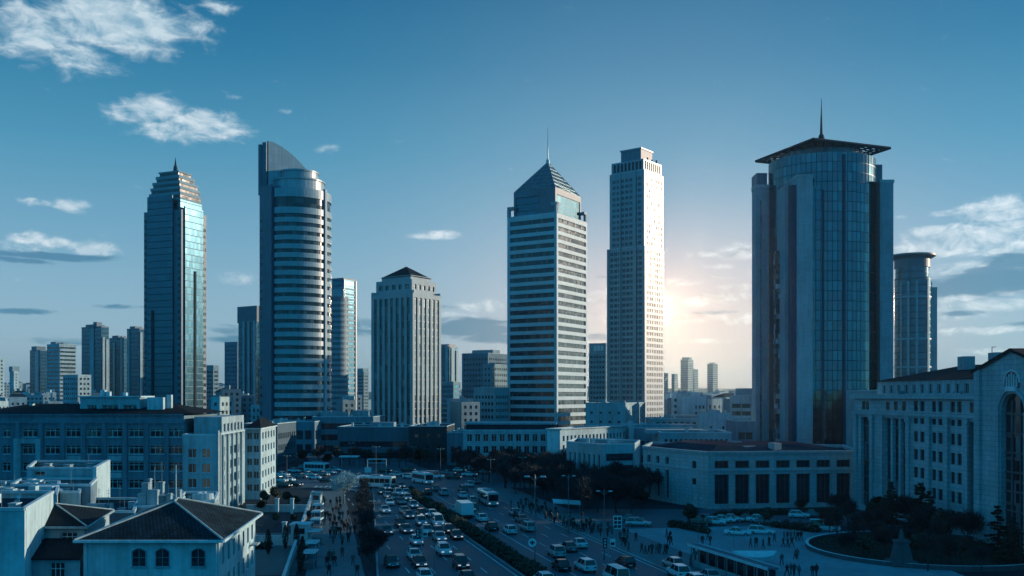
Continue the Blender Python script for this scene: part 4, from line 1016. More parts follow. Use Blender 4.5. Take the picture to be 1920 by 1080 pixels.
rows = [(ze - 3.0 - 3.3 * i, ze - 1.1 - 3.3 * i) for i in range(2)]
mb = MB(); facade(mb, Hs[0], Hs[1], 0, ze, [], []); L = axes(Hs[1], Hs[2])[2]
oo = facade(mb, Hs[1], Hs[2], 0, ze, even(L, 7, 1.15, .8), rows, .28)
for k in (2, 3): mb.face([(*Hs[k], 0), (*Hs[(k + 1) % 4], 0), (*Hs[(k + 1) % 4], ze), (*Hs[k], ze)])
mb.build('wall', WHITE, t)
for o in oo: window(t, Hs[1], Hs[2], o, .28, 2, True, FRAME_D, None)
for px in (261, 305, 372):
    u = gx(px, 103.5) - Hs[0][0]; arched(t, Hs[0], Hs[1], u - .75, u + .75, gz(1062, 103.5), gz(1034, 103.5), .35)
E = [(Hs[0][0] - .7, Hs[0][1] - .7), (Hs[1][0] + .7, Hs[1][1] - .7), (Hs[2][0] + .7, Hs[2][1] + .7), (Hs[3][0] - .7, Hs[3][1] + .7)]
a0, a1 = (-39.6, 112.6, 11.55), (-40.6, 116.5, 11.55)
m = MB(); m.face([(*E[0], ze), (*E[1], ze), a0]); m.face([(*E[1], ze), (*E[2], ze), a1, a0]); m.face([(*E[2], ze), (*E[3], ze), a1]); m.face([(*E[3], ze), (*E[0], ze), a0, a1]); m.face([(*p, ze - .01) for p in reversed(E)])
rf_ = m.build('roof', TILE, t)
m = MB()
for c_, a_ in ((E[0], a0), (E[1], a0), (E[2], a1), (E[3], a1)): m.tube((*c_, ze + .05), (a_[0], a_[1], a_[2] + .05), .13, .13, 5)
m.tube((a0[0], a0[1], a0[2] + .05), (a1[0], a1[1], a1[2] + .05), .13, .13, 5); m.build('ridge_tiles', CONC, rf_)
m = MB()
for k in range(4):
    d, n, L = axes(E[k], E[(k + 1) % 4]); m.obox(E[k], d, n, 0, L, -.1, .14, ze - .24, ze + .05)
m.build('gutter', FRAME, t)
m = MB(); m.tube((Hs[0][0] + .35, Hs[0][1] - .12, 0), (Hs[0][0] + .35, Hs[0][1] - .12, ze), .07, .07, 6); m.tube((Hs[1][0] - .25, Hs[1][1] - .12, 0), (Hs[1][0] - .25, Hs[1][1] - .12, ze), .07, .07, 6); m.build('downpipe', FRAME, t)
# balcony box on the side wall
m = MB(); d, n, L = axes(Hs[1], Hs[2]); m.obox(Hs[1], d, n, L * .82, L * .93, .003, .9, 4.9, 5.05); m.build('balcony', CONC, t)

def flat_house(label, P, z1, wall, spec=None, roofm=None, parap=True, name='house'):
    t = T(name, label, P, None, 'house'); near_block(t, P, z1, spec or {}, wall, roofm, True, .1); clutter(t, P, z1 - .6, 9, .75); return t
# plain tall house on the left edge
Y = 100; P = [(gx(-60, Y), Y), (gx(46, Y), Y), (gx(100, 118) , 118), (gx(-40, 118), 118)]
flat_house('plain blank-walled house with sunlit side edge at the bottom left corner', P, gz(958, Y), WHITE, {1: (lambda L: [(L * .55, L * .55 + 1.3)], [(gz(1050, 108), gz(1050, 108) + 2.2)], 2, True)}, ROOFD)
# hip roof house between
Y = 112; P = [(gx(78, Y), Y), (gx(158, Y), Y), (gx(205, 128), 128), (gx(118, 128), 128)]
t = T('house', 'small house with dark hip roof and white three-light window', P, None, 'house'); ze = gz(987, Y)
near_block(t, P, ze, {0: (lambda L: [(L * .45, L * .45 + 1.9)], [(ze - 2.6, ze - .7)], 3, True)}, PALE, coping=False)
E = [(P[0][0] - .5, P[0][1] - .5), (P[1][0] + .6, P[1][1] - .5), (P[2][0] + .6, P[2][1]), (P[3][0] - .5, P[3][1])]; apx = (gx(110, 120), 119.0, gz(944, 119))
m = MB()
for k in range(4): m.face([(*E[k], ze), (*E[(k + 1) % 4], ze), apx])
m.face([(*p, ze - .01) for p in reversed(E)]); m.build('roof', TILE2, t)
m = MB()
for k in range(4):
    d, n, L = axes(E[k], E[(k + 1) % 4]); m.obox(E[k], d, n, 0, L, -.1, .1, ze - .2, ze + .05); m.tube((*E[k], ze + .05), apx, .1, .1, 5)
m.build('gutter', CONC, t)
Y = 104; P = [(gx(52, Y), Y), (gx(150, Y), Y), (gx(156, 111), 111), (gx(62, 111), 111)]
t = T('house', 'low lean-to annex with tiled roof and a white cross-bar window', P, None, 'house'); ze = gz(1046, Y)
near_block(t, P, ze, {0: (lambda L: [(L * .42, L * .42 + 1.6)], [(ze - 3.0, ze - .5)], 3, True)}, PALE, coping=False)
m = MB(); zb_ = ze + 1.0; m.face([(P[0][0] - .3, Y - .5, ze), (P[1][0] + .3, Y - .5, ze), (P[2][0] + .3, 111.6, zb_), (P[3][0] - .3, 111.6, zb_)]); m.face([(P[0][0] - .3, Y - .5, ze - .15), (P[1][0] + .3, Y - .5, ze - .15), (P[1][0] + .3, Y - .5, ze), (P[0][0] - .3, Y - .5, ze)]); m.build('roof', TILE2, t)
# flat roofs behind
Y = 128; P = [(gx(-50, Y), Y), (gx(107, Y), Y), (gx(112, 146), 146), (gx(-30, 146), 146)]
t = flat_house('flat-roofed house with pale parapet behind the blank-walled house', P, gz(928, Y), PALE, None, ROOFD)
plant(t, P, gz(928, Y) - .6, [(.42, .2, 1.4, 1.2, 1.1), (.7, .3, 1.0, 1.0, 1.3), (.85, .5, 3, 3, 1.0)], WHITE, 'skylight')
Y = 134; P = [(gx(112, Y), Y), (gx(150, Y), Y), (gx(152, 144), 144), (gx(114, 144), 144)]
flat_house('little pale roof hut with lit edge behind the hip roof', P, gz(925, Y), PALE, None, ROOFD)
Y = 150; P = [(gx(50, Y), Y), (gx(180, Y), Y), (gx(200, 166), 166), (gx(66, 166), 166)]
t = flat_house('long flat-roofed house with tall sunlit gable end in the roof cluster', P, gz(880, Y), PALE, {0: (lambda L: [(L * .12, L * .26)], [(gz(893, Y), gz(884, Y))], 2, False)}, ROOFD)
q = MB(); q.prism([(P[1][0] - .1, P[1][1] - 1), (P[1][0] + .5, P[1][1] - 1), (P[2][0] + .5, P[2][1] + .3), (P[2][0] - .1, P[2][1] + .3)], 0, gz(868, 158)); q.build('gable_wall', WHITE, t)
Y = 138; P = [(gx(20, Y), Y), (gx(170, Y), Y), (gx(182, 149), 149), (gx(40, 149), 149)]
flat_house('low terrace house with dark flat roof below the sunlit gable', P, gz(912, Y), BLUEW, None, ROOFD)
Y = 131; P = [(gx(158, Y), Y), (gx(252, Y), Y), (gx(262, 148), 148), (gx(172, 148), 148)]
t = flat_house('dark flat-roofed house behind the large hip roof', P, gz(962, Y), DARKW, None, ROOFD)
plant(t, P, gz(962, Y) - .6, [(.2, .3, 2.6, 1.4, 1.3), (.5, .3, .5, .5, 1.4)], PALE, 'roof_hatch')
Y = 136; P = [(gx(250, Y), Y), (gx(330, Y), Y), (gx(345, 150), 150), (gx(268, 150), 150)]
t = flat_house('roof terrace house with crowded chimneys behind the large hip roof', P, gz(952, Y), PALE, None, ROOFD)
zz = gz(952, Y) - .6; rc = random.Random(5)
for (px, py, w_, Yc) in ((273, 905, .9, 138), (287, 918, 1.5, 137), (297, 903, .45, 140), (304, 903, .45, 140), (318, 925, .6, 138), (313, 928, .6, 139), (281, 897, .35, 143), (336, 918, .5, 141), (300, 928, 1.3, 139), (268, 925, 1.2, 137)):
    x = gx(px, Yc); q = MB(); zt_ = gz(py, Yc); q.box(x - w_ / 2, x + w_ / 2, Yc - .4, Yc + .4, zz, zt_); q.box(x - w_ / 2 - .08, x + w_ / 2 + .08, Yc - .48, Yc + .48, zt_ - .25, zt_ - .1, bottom=True); q.build('chimney', (WHITE, PALE, CONC)[rc.randrange(3)], t)
q = MB(); x = gx(330, 139); q.tube((x, 139, zz), (x, 139, gz(872, 139)), .16, .07, 6); q.tube((x - .5, 139, gz(880, 139)), (x + .5, 139, gz(880, 139)), .04, .04, 4); q.tube((x - .7, 139, gz(886, 139)), (x + .4, 139, gz(886, 139)), .04, .04, 4); q.build('antenna', WHITE, t)
q = MB(); x = gx(290, 141); q.tube((x, 141, zz), (x, 141, gz(876, 141)), .06, .05, 5); q.tube((x + 1, 141.2, zz), (x + 1, 141.2, gz(866, 141)), .05, .04, 5); q.build('antenna', METAL, t)
Y = 150; P = [(gx(330, Y), Y), (gx(402, Y), Y), (gx(410, 164), 164), (gx(345, 164), 164)]
t = flat_house('flat roof with clutter between the hip roof and the pale office wing', P, gz(942, Y), MID, None, ROOFD)
q = MB(); x0, zq = gx(366, 152), gz(945, 152); 
for i in range(6):
    pass
q.cyl(gx(372, 152), 152, .9, zq, zq + 1.6, 14, r1=.9); q.cyl(gx(388, 152), 152, 1.1, zq + .4, zq + 1.7, 14, r1=1.0, bottom=True); q.cyl(gx(372, 152), 152, .9, zq + 1.6, zq + 1.9, 14, r1=.3); q.build('water_tank', WHITE, t)
plant(t, P, gz(942, Y) - .5, [(.1, .3, .8, .8, 1.0), (.8, .4, .6, .6, 1.2), (.9, .6, 1.4, .8, .8)], PALE, 'vent')

# ------------------------------------------------------------------ far low-rise city
reserved = []
def shadebox(*a): pass
cityrnd = random.Random(11)
city_meshes = {}
def low_block(x, y, w_, dpt, h, rot, wall, label, group, roof='flat'):
    t = thing('low_rise_block', label, 'building', (x, y, 0), group)
    ca, sa = math.cos(rot), math.sin(rot); X = lambda a, b: (x + a * ca - b * sa, y + a * sa + b * ca)
    P = [X(-w_ / 2, -dpt / 2), X(w_ / 2, -dpt / 2), X(w_ / 2, dpt / 2), X(-w_ / 2, dpt / 2)]
    mb = MB(); rows = [(1 + 3.3 * i, 2.6 + 3.3 * i) for i in range(int((h - 1) / 3.3))]; gl = MB()
    for k in range(4):
        A, B = P[k], P[(k + 1) % 4]; L = math.hypot(B[0] - A[0], B[1] - A[1])
        if k < 2 and y < 1500:
            c = even(L, max(2, int(L / 3.2)), 1.5, .6); facade(mb, A, B, 0, h, c, rows, .25)
            d, n, _ = axes(A, B); o = -.2
            for (a, b) in rows: gl.face([(A[0] + n[0] * o, A[1] + n[1] * o, a), (B[0] + n[0] * o, B[1] + n[1] * o, a), (B[0] + n[0] * o, B[1] + n[1] * o, b), (A[0] + n[0] * o, A[1] + n[1] * o, b)])
        else: mb.face([(*A, 0), (*B, 0), (*B, h), (*A, h)])
    mb.build('wall', wall, t)
    if gl.f: gl.build('glazing', PANE2, t)
    r = MB()
    if roof == 'hip':
        E = inset(P, 1.06); e0, e1 = X(-w_ * .25, 0), X(w_ * .25, 0); zz = h + min(3.5, dpt * .22)
        r.face([(*E[0], h), (*E[1], h), (*e1, zz), (*e0, zz)]); r.face([(*E[1], h), (*E[2], h), (*e1, zz)]); r.face([(*E[2], h), (*E[3], h), (*e0, zz), (*e1, zz)]); r.face([(*E[3], h), (*E[0], h), (*e0, zz)])
        r.build('roof', TILE, t)
    else:
        r.face([(*p, h - .01) for p in P]); r.build('roof', ROOFF, t)
        for _ in range(cityrnd.randrange(1, 4)):
            q = MB(); a, b = cityrnd.uniform(-.35, .35) * w_, cityrnd.uniform(-.35, .35) * dpt; s_ = cityrnd.uniform(1, 2.6); c = X(a, b)
            q.box(c[0] - s_, c[0] + s_, c[1] - s_ * .7, c[1] + s_ * .7, h, h + cityrnd.uniform(.8, 2.6)); q.build('roof_hut', cityrnd.choice([WHITE, PALE, MID]), t)
    return t
SECT = [(-60, 275, 'low city block among the crowded rooftops left of the stepped glass tower', 'rooftops left of the stepped glass tower'),
        (385, 490, 'low city block between the stepped tower and the round striped tower', 'rooftops between stepped and round towers'),
        (618, 700, 'low city block between the round striped tower and the pilaster tower', 'rooftops before the pilaster tower'),
        (826, 952, 'low city block between the pilaster tower and the lattice-roof tower', 'rooftops before the lattice-roof tower'),
        (1100, 1240, 'low city block around the foot of the gold-lit tower', 'rooftops around the gold-lit tower'),
        (1240, 1418, 'hazy low city block between the gold-lit tower and the lattice-hat tower', 'hazy rooftops under the low sun')]
placed = []
SEC = [0, 0]
def try_city(px, y, w_, dpt, h, lab, grp):
    x = gx(px, y); hw = (w_ + dpt) * .46 * F / y
    if px + hw > SEC[1] or (px - hw < SEC[0] and SEC[0] > 0): return False
    for (a, b, r_) in placed:
        if (a - x) ** 2 + (b - y) ** 2 < (r_ + max(w_, dpt) * .52) ** 2: return False
    placed.append((x, y, max(w_, dpt) * .52))
    low_block(x, y, w_, dpt, h, R(cityrnd.choice([-30, 25, 32, 36, 40]) + cityrnd.uniform(-4, 4)), cityrnd.choice([WHITE, PALE, PALE, MID, BLUEW]), lab, grp, cityrnd.choice(['flat', 'flat', 'hip']))
    return True
for o in list(bpy.data.objects):
    if o.type == 'EMPTY' and o.parent is None and o.location.y > 280: placed.append((o.location.x, o.location.y, 22))
for (a, b, lab, grp) in SECT:
    SEC[:] = [a - 4, b + 4]; want = int((115 if a == -60 else 65) * (b - a) / 170) + 18; got = 0; tries = 0
    while got < want and tries < 1600:
        tries += 1
        y = 470 + (cityrnd.random() ** 1.15) * 1650
        if a == -60 and y < 470 and False: continue
        if a == -60: y = 620 + cityrnd.random() * 1500
        px = cityrnd.uniform(a, b)
        top = (cityrnd.uniform(735, 768) if a == -60 else cityrnd.uniform(722, 752)) if y < 1000 else cityrnd.uniform(716, 738)
        h = max(7, gz(top, y)); h = min(h, 44)
        if a == 1100: h = max(8, gz(cityrnd.uniform(752, 775), y))
        if a in (826, 618): h = min(h, max(8, gz(cityrnd.uniform(740, 762), y)))
        if a == 1240: h = min(h, max(8, gz(cityrnd.uniform(735, 752), y)))
        if try_city(px, y, cityrnd.uniform(8, 17), cityrnd.uniform(7, 12), h, lab, grp): got += 1

# keep only the blocks some part of which shows from the street of towers, the largest 285
bpy.context.view_layer.update(); dgx = bpy.context.evaluated_depsgraph_get(); blks = [o for o in bpy.data.objects if o.type == 'EMPTY' and o.name.startswith('low_rise_block')]
seen = []
for o in blks:
    w_ = next(c for c in o.children if c.name.startswith('wall')); bb = [o.matrix_world @ Vector(c) for c in w_.bound_box]; zt_ = max(c.z for c in bb); mine = set(c.name for c in o.children); cen = Vector((o.location.x, o.location.y, zt_)); hits = 0; E_ = Vector((0, 0, EYE))
    for k in range(24):
        c = bb[k % 8]; p_ = cen.lerp(Vector((c.x, c.y, zt_)), (.25, .6, .9)[k // 8]); p_.z = zt_ - (.4, 1.5, 4)[k // 8] + (.8 if k % 2 else 0)
        r_ = S.ray_cast(dgx, E_, (p_ - E_).normalized())
        if r_[0] and r_[4].name in mine: hits += 1
    if hits: seen.append((hits * (bb[0] - bb[6]).length ** 2 / o.location.y ** 2, o.name))
keep = set(n for _, n in sorted(seen, reverse=True)[:292])
for o in blks:
    if o.name not in keep:
        for c in list(o.children): bpy.data.objects.remove(c)
        bpy.data.objects.remove(o)

# ------------------------------------------------------------------ trees
def twigs(mb, c, r, n, rnd, ln=.8, wd=.035, bias=.6):
    for _ in range(n):
        while True:
            v = Vector((rnd.uniform(-1, 1), rnd.uniform(-1, 1), rnd.uniform(-1, 1)))
            if v.length < 1: break
        v = v * (v.length ** -.3 if v.length > .05 else 1)
        p = Vector(c) + Vector((v.x * r[0], v.y * r[1], v.z * r[2])); dr = (Vector((v.x, v.y, v.z + bias)) + Vector((rnd.uniform(-.6, .6), rnd.uniform(-.6, .6), rnd.uniform(-.4, .6)))).normalized()
        s = dr.cross(Vector((rnd.uniform(-1, 1), rnd.uniform(-1, 1), rnd.uniform(-1, 1))))
        if s.length < .05: continue
        s.normalize(); q = p + dr * ln * rnd.uniform(.5, 1.3)
        mb.face([p - s * wd, p + s * wd, q + s * wd * .3, q - s * wd * .3])
def leaves(mb, c, r, n, rnd, sz=.3, shell=.5):
    for _ in range(n):
        v = Vector((rnd.gauss(0, 1), rnd.gauss(0, 1), rnd.gauss(0, 1))).normalized() * (shell + (1 - shell) * rnd.random())
        p = Vector(c) + Vector((v.x * r[0], v.y * r[1], v.z * r[2]))
        a = Vector((rnd.uniform(-1, 1), rnd.uniform(-1, 1), rnd.uniform(-1, 1))).normalized(); b = a.orthogonal().normalized(); s = sz * rnd.uniform(.6, 1.4)
        mb.face([p - a * s, p - b * s * .6, p + a * s, p + b * s * .6])
def branch(mb, p, d, ln, r, depth, rnd, tips):
    q = p + d * ln; mb.tube(p, q, r, r * .62, 5 if depth > 1 else 4)
    if depth == 0: tips.append(q); return
    for _ in range(3 if depth > 1 else 4):
        e = (d + Vector((rnd.uniform(-.8, .8), rnd.uniform(-.8, .8), rnd.uniform(-.15, .6)))).normalized(); branch(mb, q if rnd.random() < .6 else p.lerp(q, .7), e, ln * rnd.uniform(.55, .8), r * .6, depth - 1, rnd, tips)
def make_bare(name, sd, h, dark, n=2600):
    rnd = random.Random(sd); t = bpy.data.objects.new(name, None); COL.objects.link(t); t['_base'] = (0, 0, 0)
    mb = MB(); tips = []; branch(mb, Vector((0, 0, -.1)), Vector((0, 0, 1)), h * .28, h * .022, 3, rnd, tips); mb.build('trunk', dark[0], t)
    cr = MB()
    for q in tips: twigs(cr, q, (h * .13, h * .13, h * .11), max(4, n // len(tips)), rnd, h * .085, h * .0055)
    cr.build('crown', dark[1], t); return t
def make_leafy(name, sd, h):
    rnd = random.Random(sd); t = bpy.data.objects.new(name, None); COL.objects.link(t); t['_base'] = (0, 0, 0)
    mb = MB(); tips = []; branch(mb, Vector((0, 0, -.1)), Vector((0, 0, 1)), h * .25, h * .025, 2, rnd, tips); mb.build('trunk', BARK, t)
    cr = MB()
    for q in tips: leaves(cr, q, (h * .15, h * .15, h * .13), 150, rnd, h * .035)
    cr.build('crown', LEAF, t); return t
def make_conifer(name, sd, h, wd=.24):
    rnd = random.Random(sd); t = bpy.data.objects.new(name, None); COL.objects.link(t); t['_base'] = (0, 0, 0)
    mb = MB(); mb.tube((0, 0, -.1), (0, 0, h), h * .02, h * .004, 6); cr = MB(); z = h * .14
    while z < h * .98:
        rr = h * wd * (1 - z / h) ** .8 + .15; k = max(4, int(9 * (1 - z / h)) + 3)
        for i in range(k):
            a = rnd.uniform(0, 6.28); ln = rr * rnd.uniform(.6, 1.15); q = Vector((math.cos(a) * ln, math.sin(a) * ln, z - ln * .12 + rnd.uniform(-.1, .2)))
            mb.tube((0, 0, z), q, h * .005, .01, 3); 
            for s_ in range(5):
                p = Vector((0, 0, z)).lerp(q, .25 + .18 * s_); leaves(cr, p, (h * .03, h * .03, h * .018), 7, rnd, h * .022, .2)
        z += h * .055
    mb.build('trunk', BARK, t); cr.build('crown', LEAFC, t); return t
def make_cypress(name, sd, h):
    rnd = random.Random(sd); t = bpy.data.objects.new(name, None); COL.objects.link(t); t['_base'] = (0, 0, 0)
    mb = MB(); mb.tube((0, 0, -.1), (0, 0, h * .8), .1, .03, 6); mb.build('trunk', BARK, t); cr = MB()
    for i in range(14):
        z = h * (.1 + .062 * i); rr = h * .13 * math.sin(math.pi * (.12 + .86 * (i / 14))) + .08; leaves(cr, (0, 0, z), (rr, rr, h * .06), 80, rnd, .12, .6)
    cr.build('crown', LEAFC, t); return t
DARKT = (BARK, TWIG)
protos = {}
def put(kind, x, y, s=1.0, label='', group=None, cat='tree', rz=None, z=0):
    p = protos[kind]
    if not p.get('used'): o = p; p['used'] = 1
    else: o = copy_tree(p)
    o.location = (x, y, z); o.scale = (s, s, s); o.rotation_euler = (0, 0, random.uniform(0, 6.28) if rz is None else rz)
    for k in ('label', 'category', 'group'):
        if k in o: del o[k]
    return tag(o, label, cat, group)
protos['bare'] = make_bare('bare_tree', 1, 9, DARKT); protos['bare2'] = make_bare('bare_tree', 2, 9, DARKT); protos['bare3'] = make_bare('bare_tree', 9, 9, DARKT)
protos['thin'] = make_bare('bare_tree', 12, 9, DARKT, 1000); protos['thin2'] = make_bare('bare_tree', 13, 9, DARKT, 1000)
protos['pale'] = make_bare('pale_tree', 3, 9, (BARKP, TWIGP), 3600)
protos['leafy'] = make_leafy('evergreen_tree', 4, 9); protos['leafy2'] = make_leafy('evergreen_tree', 6, 9)
protos['con'] = make_conifer('conifer_tree', 5, 10, .30); protos['con2'] = make_conifer('conifer_tree', 8, 10, .36); protos['cyp'] = make_cypress('cypress_tree', 7, 5)
tr = random.Random(21)
x, y = gp(645, 946); put('pale', x, y, 1.05, 'pale leafless bushy tree at the head of the promenade', rz=1)
# grove right of the carriageway
gr = 'dark leafless trees in the grove by the right carriageway'
n_ = 0; pts = []
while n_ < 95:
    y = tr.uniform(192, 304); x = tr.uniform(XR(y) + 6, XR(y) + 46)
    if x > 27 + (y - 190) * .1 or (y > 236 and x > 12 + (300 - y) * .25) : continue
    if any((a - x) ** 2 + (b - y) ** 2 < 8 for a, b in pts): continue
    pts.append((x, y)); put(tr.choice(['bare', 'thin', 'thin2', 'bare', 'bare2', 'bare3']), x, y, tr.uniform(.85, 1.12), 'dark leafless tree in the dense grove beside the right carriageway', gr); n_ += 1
# strip between promenade and carriageway
k_ = 0
for i in range(14):
    y = 133 + i * 6.0; x = (PR(y) + XL(y)) / 2 + tr.uniform(-.6, .6); 
    put(tr.choice(['thin', 'thin2', 'thin', 'bare3']), x, y, tr.uniform(.6, .85), 'dark low street tree between promenade and oncoming lanes, %s' % ORD[i], 'street trees beside the promenade')
# before the podiums
for i in range(16):
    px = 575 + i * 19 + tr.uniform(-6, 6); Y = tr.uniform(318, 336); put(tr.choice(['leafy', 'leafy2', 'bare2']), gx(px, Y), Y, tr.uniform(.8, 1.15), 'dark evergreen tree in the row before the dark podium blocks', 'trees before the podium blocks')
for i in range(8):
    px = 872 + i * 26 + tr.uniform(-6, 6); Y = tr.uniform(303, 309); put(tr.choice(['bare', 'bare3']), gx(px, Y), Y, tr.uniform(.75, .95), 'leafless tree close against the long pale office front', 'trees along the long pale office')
# conifers by the civic building and in the round bed
cf = [(1652, 975, 1.0), (1672, 992, .95), (1690, 985, 1.1), (1707, 1000, 1.05), (1728, 1003, 1.0), (1742, 1010, .9), (1775, 1028, 1.05), (1812, 1036, 1.0), (1822, 1022, .9), (1880, 1052, .9), (1900, 1064, .8), (1640, 985, .8), (1755, 1016, .9)]
for i, (px, py, s) in enumerate(cf):
    x, y = gp(px, py); put(tr.choice(['con', 'con2', 'leafy2', 'bare', 'leafy']), min(x, 70.5), y, s * .9, 'dark tree against the ornate civic building front', 'trees before the civic building')
for i, (px, py, s, kd, lb) in enumerate([(1292, 988, .72, 'leafy', 'round-topped evergreen standing at the chamfered corner of the hall'), (1433, 985, .65, 'leafy2', 'evergreen before the third giant opening of the hall'), (1204, 955, .8, 'leafy', 'dark evergreen at the left corner of the pale hall'), (1182, 950, .8, 'leafy2', 'dark evergreen before the ribbon-window office'),
                                     (1571, 980, .8, 'bare', 'leafless tree before the right end of the pale hall'), (1590, 990, .7, 'bare2', 'leafless tree at the joint of hall and civic building'), (1497, 965, .5, 'bare3', 'small leafless tree before the fourth giant opening'), (1556, 1003, .7, 'bare', 'leafless tree at the far rim of the round bed')]):
    x, y = gp(px, py); put(kd, x, y, s, lb)
for i, (px, py) in enumerate([(1570, 1018), (1590, 1045), (1615, 1050), (1650, 1005), (1675, 1052), (1760, 1040), (1720, 1020), (1800, 1050), (1740, 1072), (1600, 1030), (1640, 1020), (1660, 1045), (1730, 1055), (1620, 1010), (1700, 1035), (1780, 1065), (1840, 1075)]):
    x, y = gp(px, py); put(tr.choice(['thin', 'thin2', 'bare3', 'bare', 'leafy2']), x, y, tr.uniform(.5, .85), 'small dark tree growing in the round planted bed', 'small trees in the round bed')
for i, (px, py, lb) in enumerate([(503, 1040, 'slim cypress at the corner of the yard hedge'), (535, 1030, 'slim cypress beside the gate pillar'), (556, 1028, 'slim cypress against the white yard wall'), (567, 1055, 'slim cypress behind the market stalls'), (563, 1075, 'slim cypress nearest the foreground in the yard')]):
    x, y = gp(px, py); put('cyp', x, y, .8, lb)
for i, (px, py, s) in enumerate([(500, 950, .6), (520, 945, .65), (540, 948, .6), (556, 952, .5), (490, 962, .5), (576, 975, .35), (555, 985, .4), (520, 985, .4)]):
    x, y = gp(px, py); put(tr.choice(['leafy', 'leafy2']), x, y, s, 'dark rounded tree in the walled garden beside the apartment block', 'trees in the walled garden')
# median hedge
def hedge(name, label, pts, w_, h_, dens, sz=.22, group=None):
    mb = MB(); rnd = random.Random(len(label))
    for (x0, y0), (x1, y1) in zip(pts, pts[1:]):
        L = math.hypot(x1 - x0, y1 - y0); dx, dy = (x1 - x0) / L, (y1 - y0) / L; s = 0
        while s < L:
            hh = h_ * rnd.uniform(.65, 1.25); leaves(mb, (x0 + dx * s + rnd.uniform(-.2, .2), y0 + dy * s, hh * .5), (w_ * .55, w_ * .6, hh * .55), dens, rnd, sz, .45); s += w_ * .45
    return tag(mb.build(name, LEAF), label, 'hedge', group)
hedge('hedge', 'dark clipped hedge along the central median of the boulevard', [(XM(y), y) for y in range(100, 236, 15)], 2.4, 1.5, 130)
hedge('hedge', 'dark hedge beside the paved yard at lower left', [(-44.5, 130), (-43, 150)], 2.2, 1.4, 120)
hedge('hedge', 'dark hedge under the white yard wall', [(-50, 150.5), (-38, 150.5)], 1.4, 1.0, 90)
hedge('hedge', 'dark hedge dividing car park and plaza', [(gp(1260, 988)[0], gp(1260, 988)[1]), (gp(1330, 1002)[0], gp(1330, 1002)[1])], 1.6, 1.2, 120)
hedge('hedge', 'dark hedge behind the parked cars before the hall', [(gp(1345, 968)[0], gp(1345, 968)[1]), (gp(1600, 962)[0], gp(1600, 962)[1])], 1.6, 1.1, 100)
hedge('hedge', 'dark hedge right of the parked white cars', [(gp(1455, 990)[0], gp(1455, 990)[1]), (gp(1535, 1000)[0], gp(1535, 1000)[1])], 2.0, 1.5, 120)
for i, (px, py, s) in enumerate([(876, 966, .42), (868, 960, .34), (812, 934, .3), (786, 926, .34), (893, 975, .3)]):
    x, y = gp(px, py); put('leafy', XM(y) + .3, y, s, 'dark bushy shrub tree standing in the median hedge, %s' % ORD[i], 'shrub trees on the median')
# round planted bed
bx, by, br = 63.5, 148, 17.2
m = MB(); ring_o = [(bx + br * 1.02 * math.cos(R(5 * i)), by + br * math.sin(R(5 * i))) for i in range(72)]; ring_i = [(bx + (br - .5) * 1.02 * math.cos(R(5 * i)), by + (br - .5) * math.sin(R(5 * i))) for i in range(72)]
for i in range(72):
    j = (i + 1) % 72; m.face([(*ring_o[i], 0), (*ring_o[j], 0), (*ring_o[j], .75), (*ring_o[i], .75)]); m.face([(*ring_o[i], .75), (*ring_o[j], .75), (*ring_i[j], .75), (*ring_i[i], .75)]); m.face([(*ring_i[j], .3), (*ring_i[i], .3), (*ring_i[i], .75), (*ring_i[j], .75)])
m_ = wall_mat('planter_stone', (.08, .095, .11), .85, .3)
o = tag(m.build('planter_wall', m_), 'low curved stone wall around the round planted bed', 'wall')
m = MB()
for i in range(72):
    j = (i + 1) % 72; a_, b_ = ring_o[i], ring_o[j]; m.face([(*a_, .756), (*b_, .756), (*ring_i[j], .756), (*ring_i[i], .756)])
cpo = m.build('coping', PARAPET); cpo.parent = o
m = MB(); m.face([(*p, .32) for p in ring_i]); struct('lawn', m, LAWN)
m = MB(); rnd = random.Random(77)
for _ in range(260):
    a_, r_ = rnd.uniform(0, 6.28), 15.5 * math.sqrt(rnd.random()); leaves(m, (bx + r_ * math.cos(a_), by + r_ * math.sin(a_), .55), (.9, .9, .4), 16, rnd, .16, .3)
tag(m.build('undergrowth', LEAF), 'dark low ground cover filling the round planted bed', 'ground cover', None, 'stuff')
m = MB()
for k in range(1): m.cyl(0, 0, 1, 0, 1)
x, y = gp(1690, 1062); t = thing('monument', 'tapered pale stone monument in the round planted bed', 'monument', (x, y, .3))
q = MB(); q.prism([(x - 1.7, y - 1.7), (x + 1.7, y - 1.7), (x + 1.7, y + 1.7), (x - 1.7, y + 1.7)], .3, .9); q.build('base', m_, t)
q = MB(); q.prism([(x - 1.2, y - 1.2), (x + 1.2, y - 1.2), (x + 1.2, y + 1.2), (x - 1.2, y + 1.2)], .903, 3.4, pts1=[(x - .75, y - .75), (x + .75, y - .75), (x + .75, y + .75), (x - .75, y + .75)]); q.build('pedestal', m_, t)
q = MB(); q.prism([(x - .95, y - .95), (x + .95, y - .95), (x + .95, y + .95), (x - .95, y + .95)], 3.403, 3.7, bottom=True); q.cyl(x, y, .45, 3.7, 4.9, 10, r1=.25); q.cyl(x, y, .2, 4.9, 5.2, 8, r1=.12); q.build('statue', m_, t)

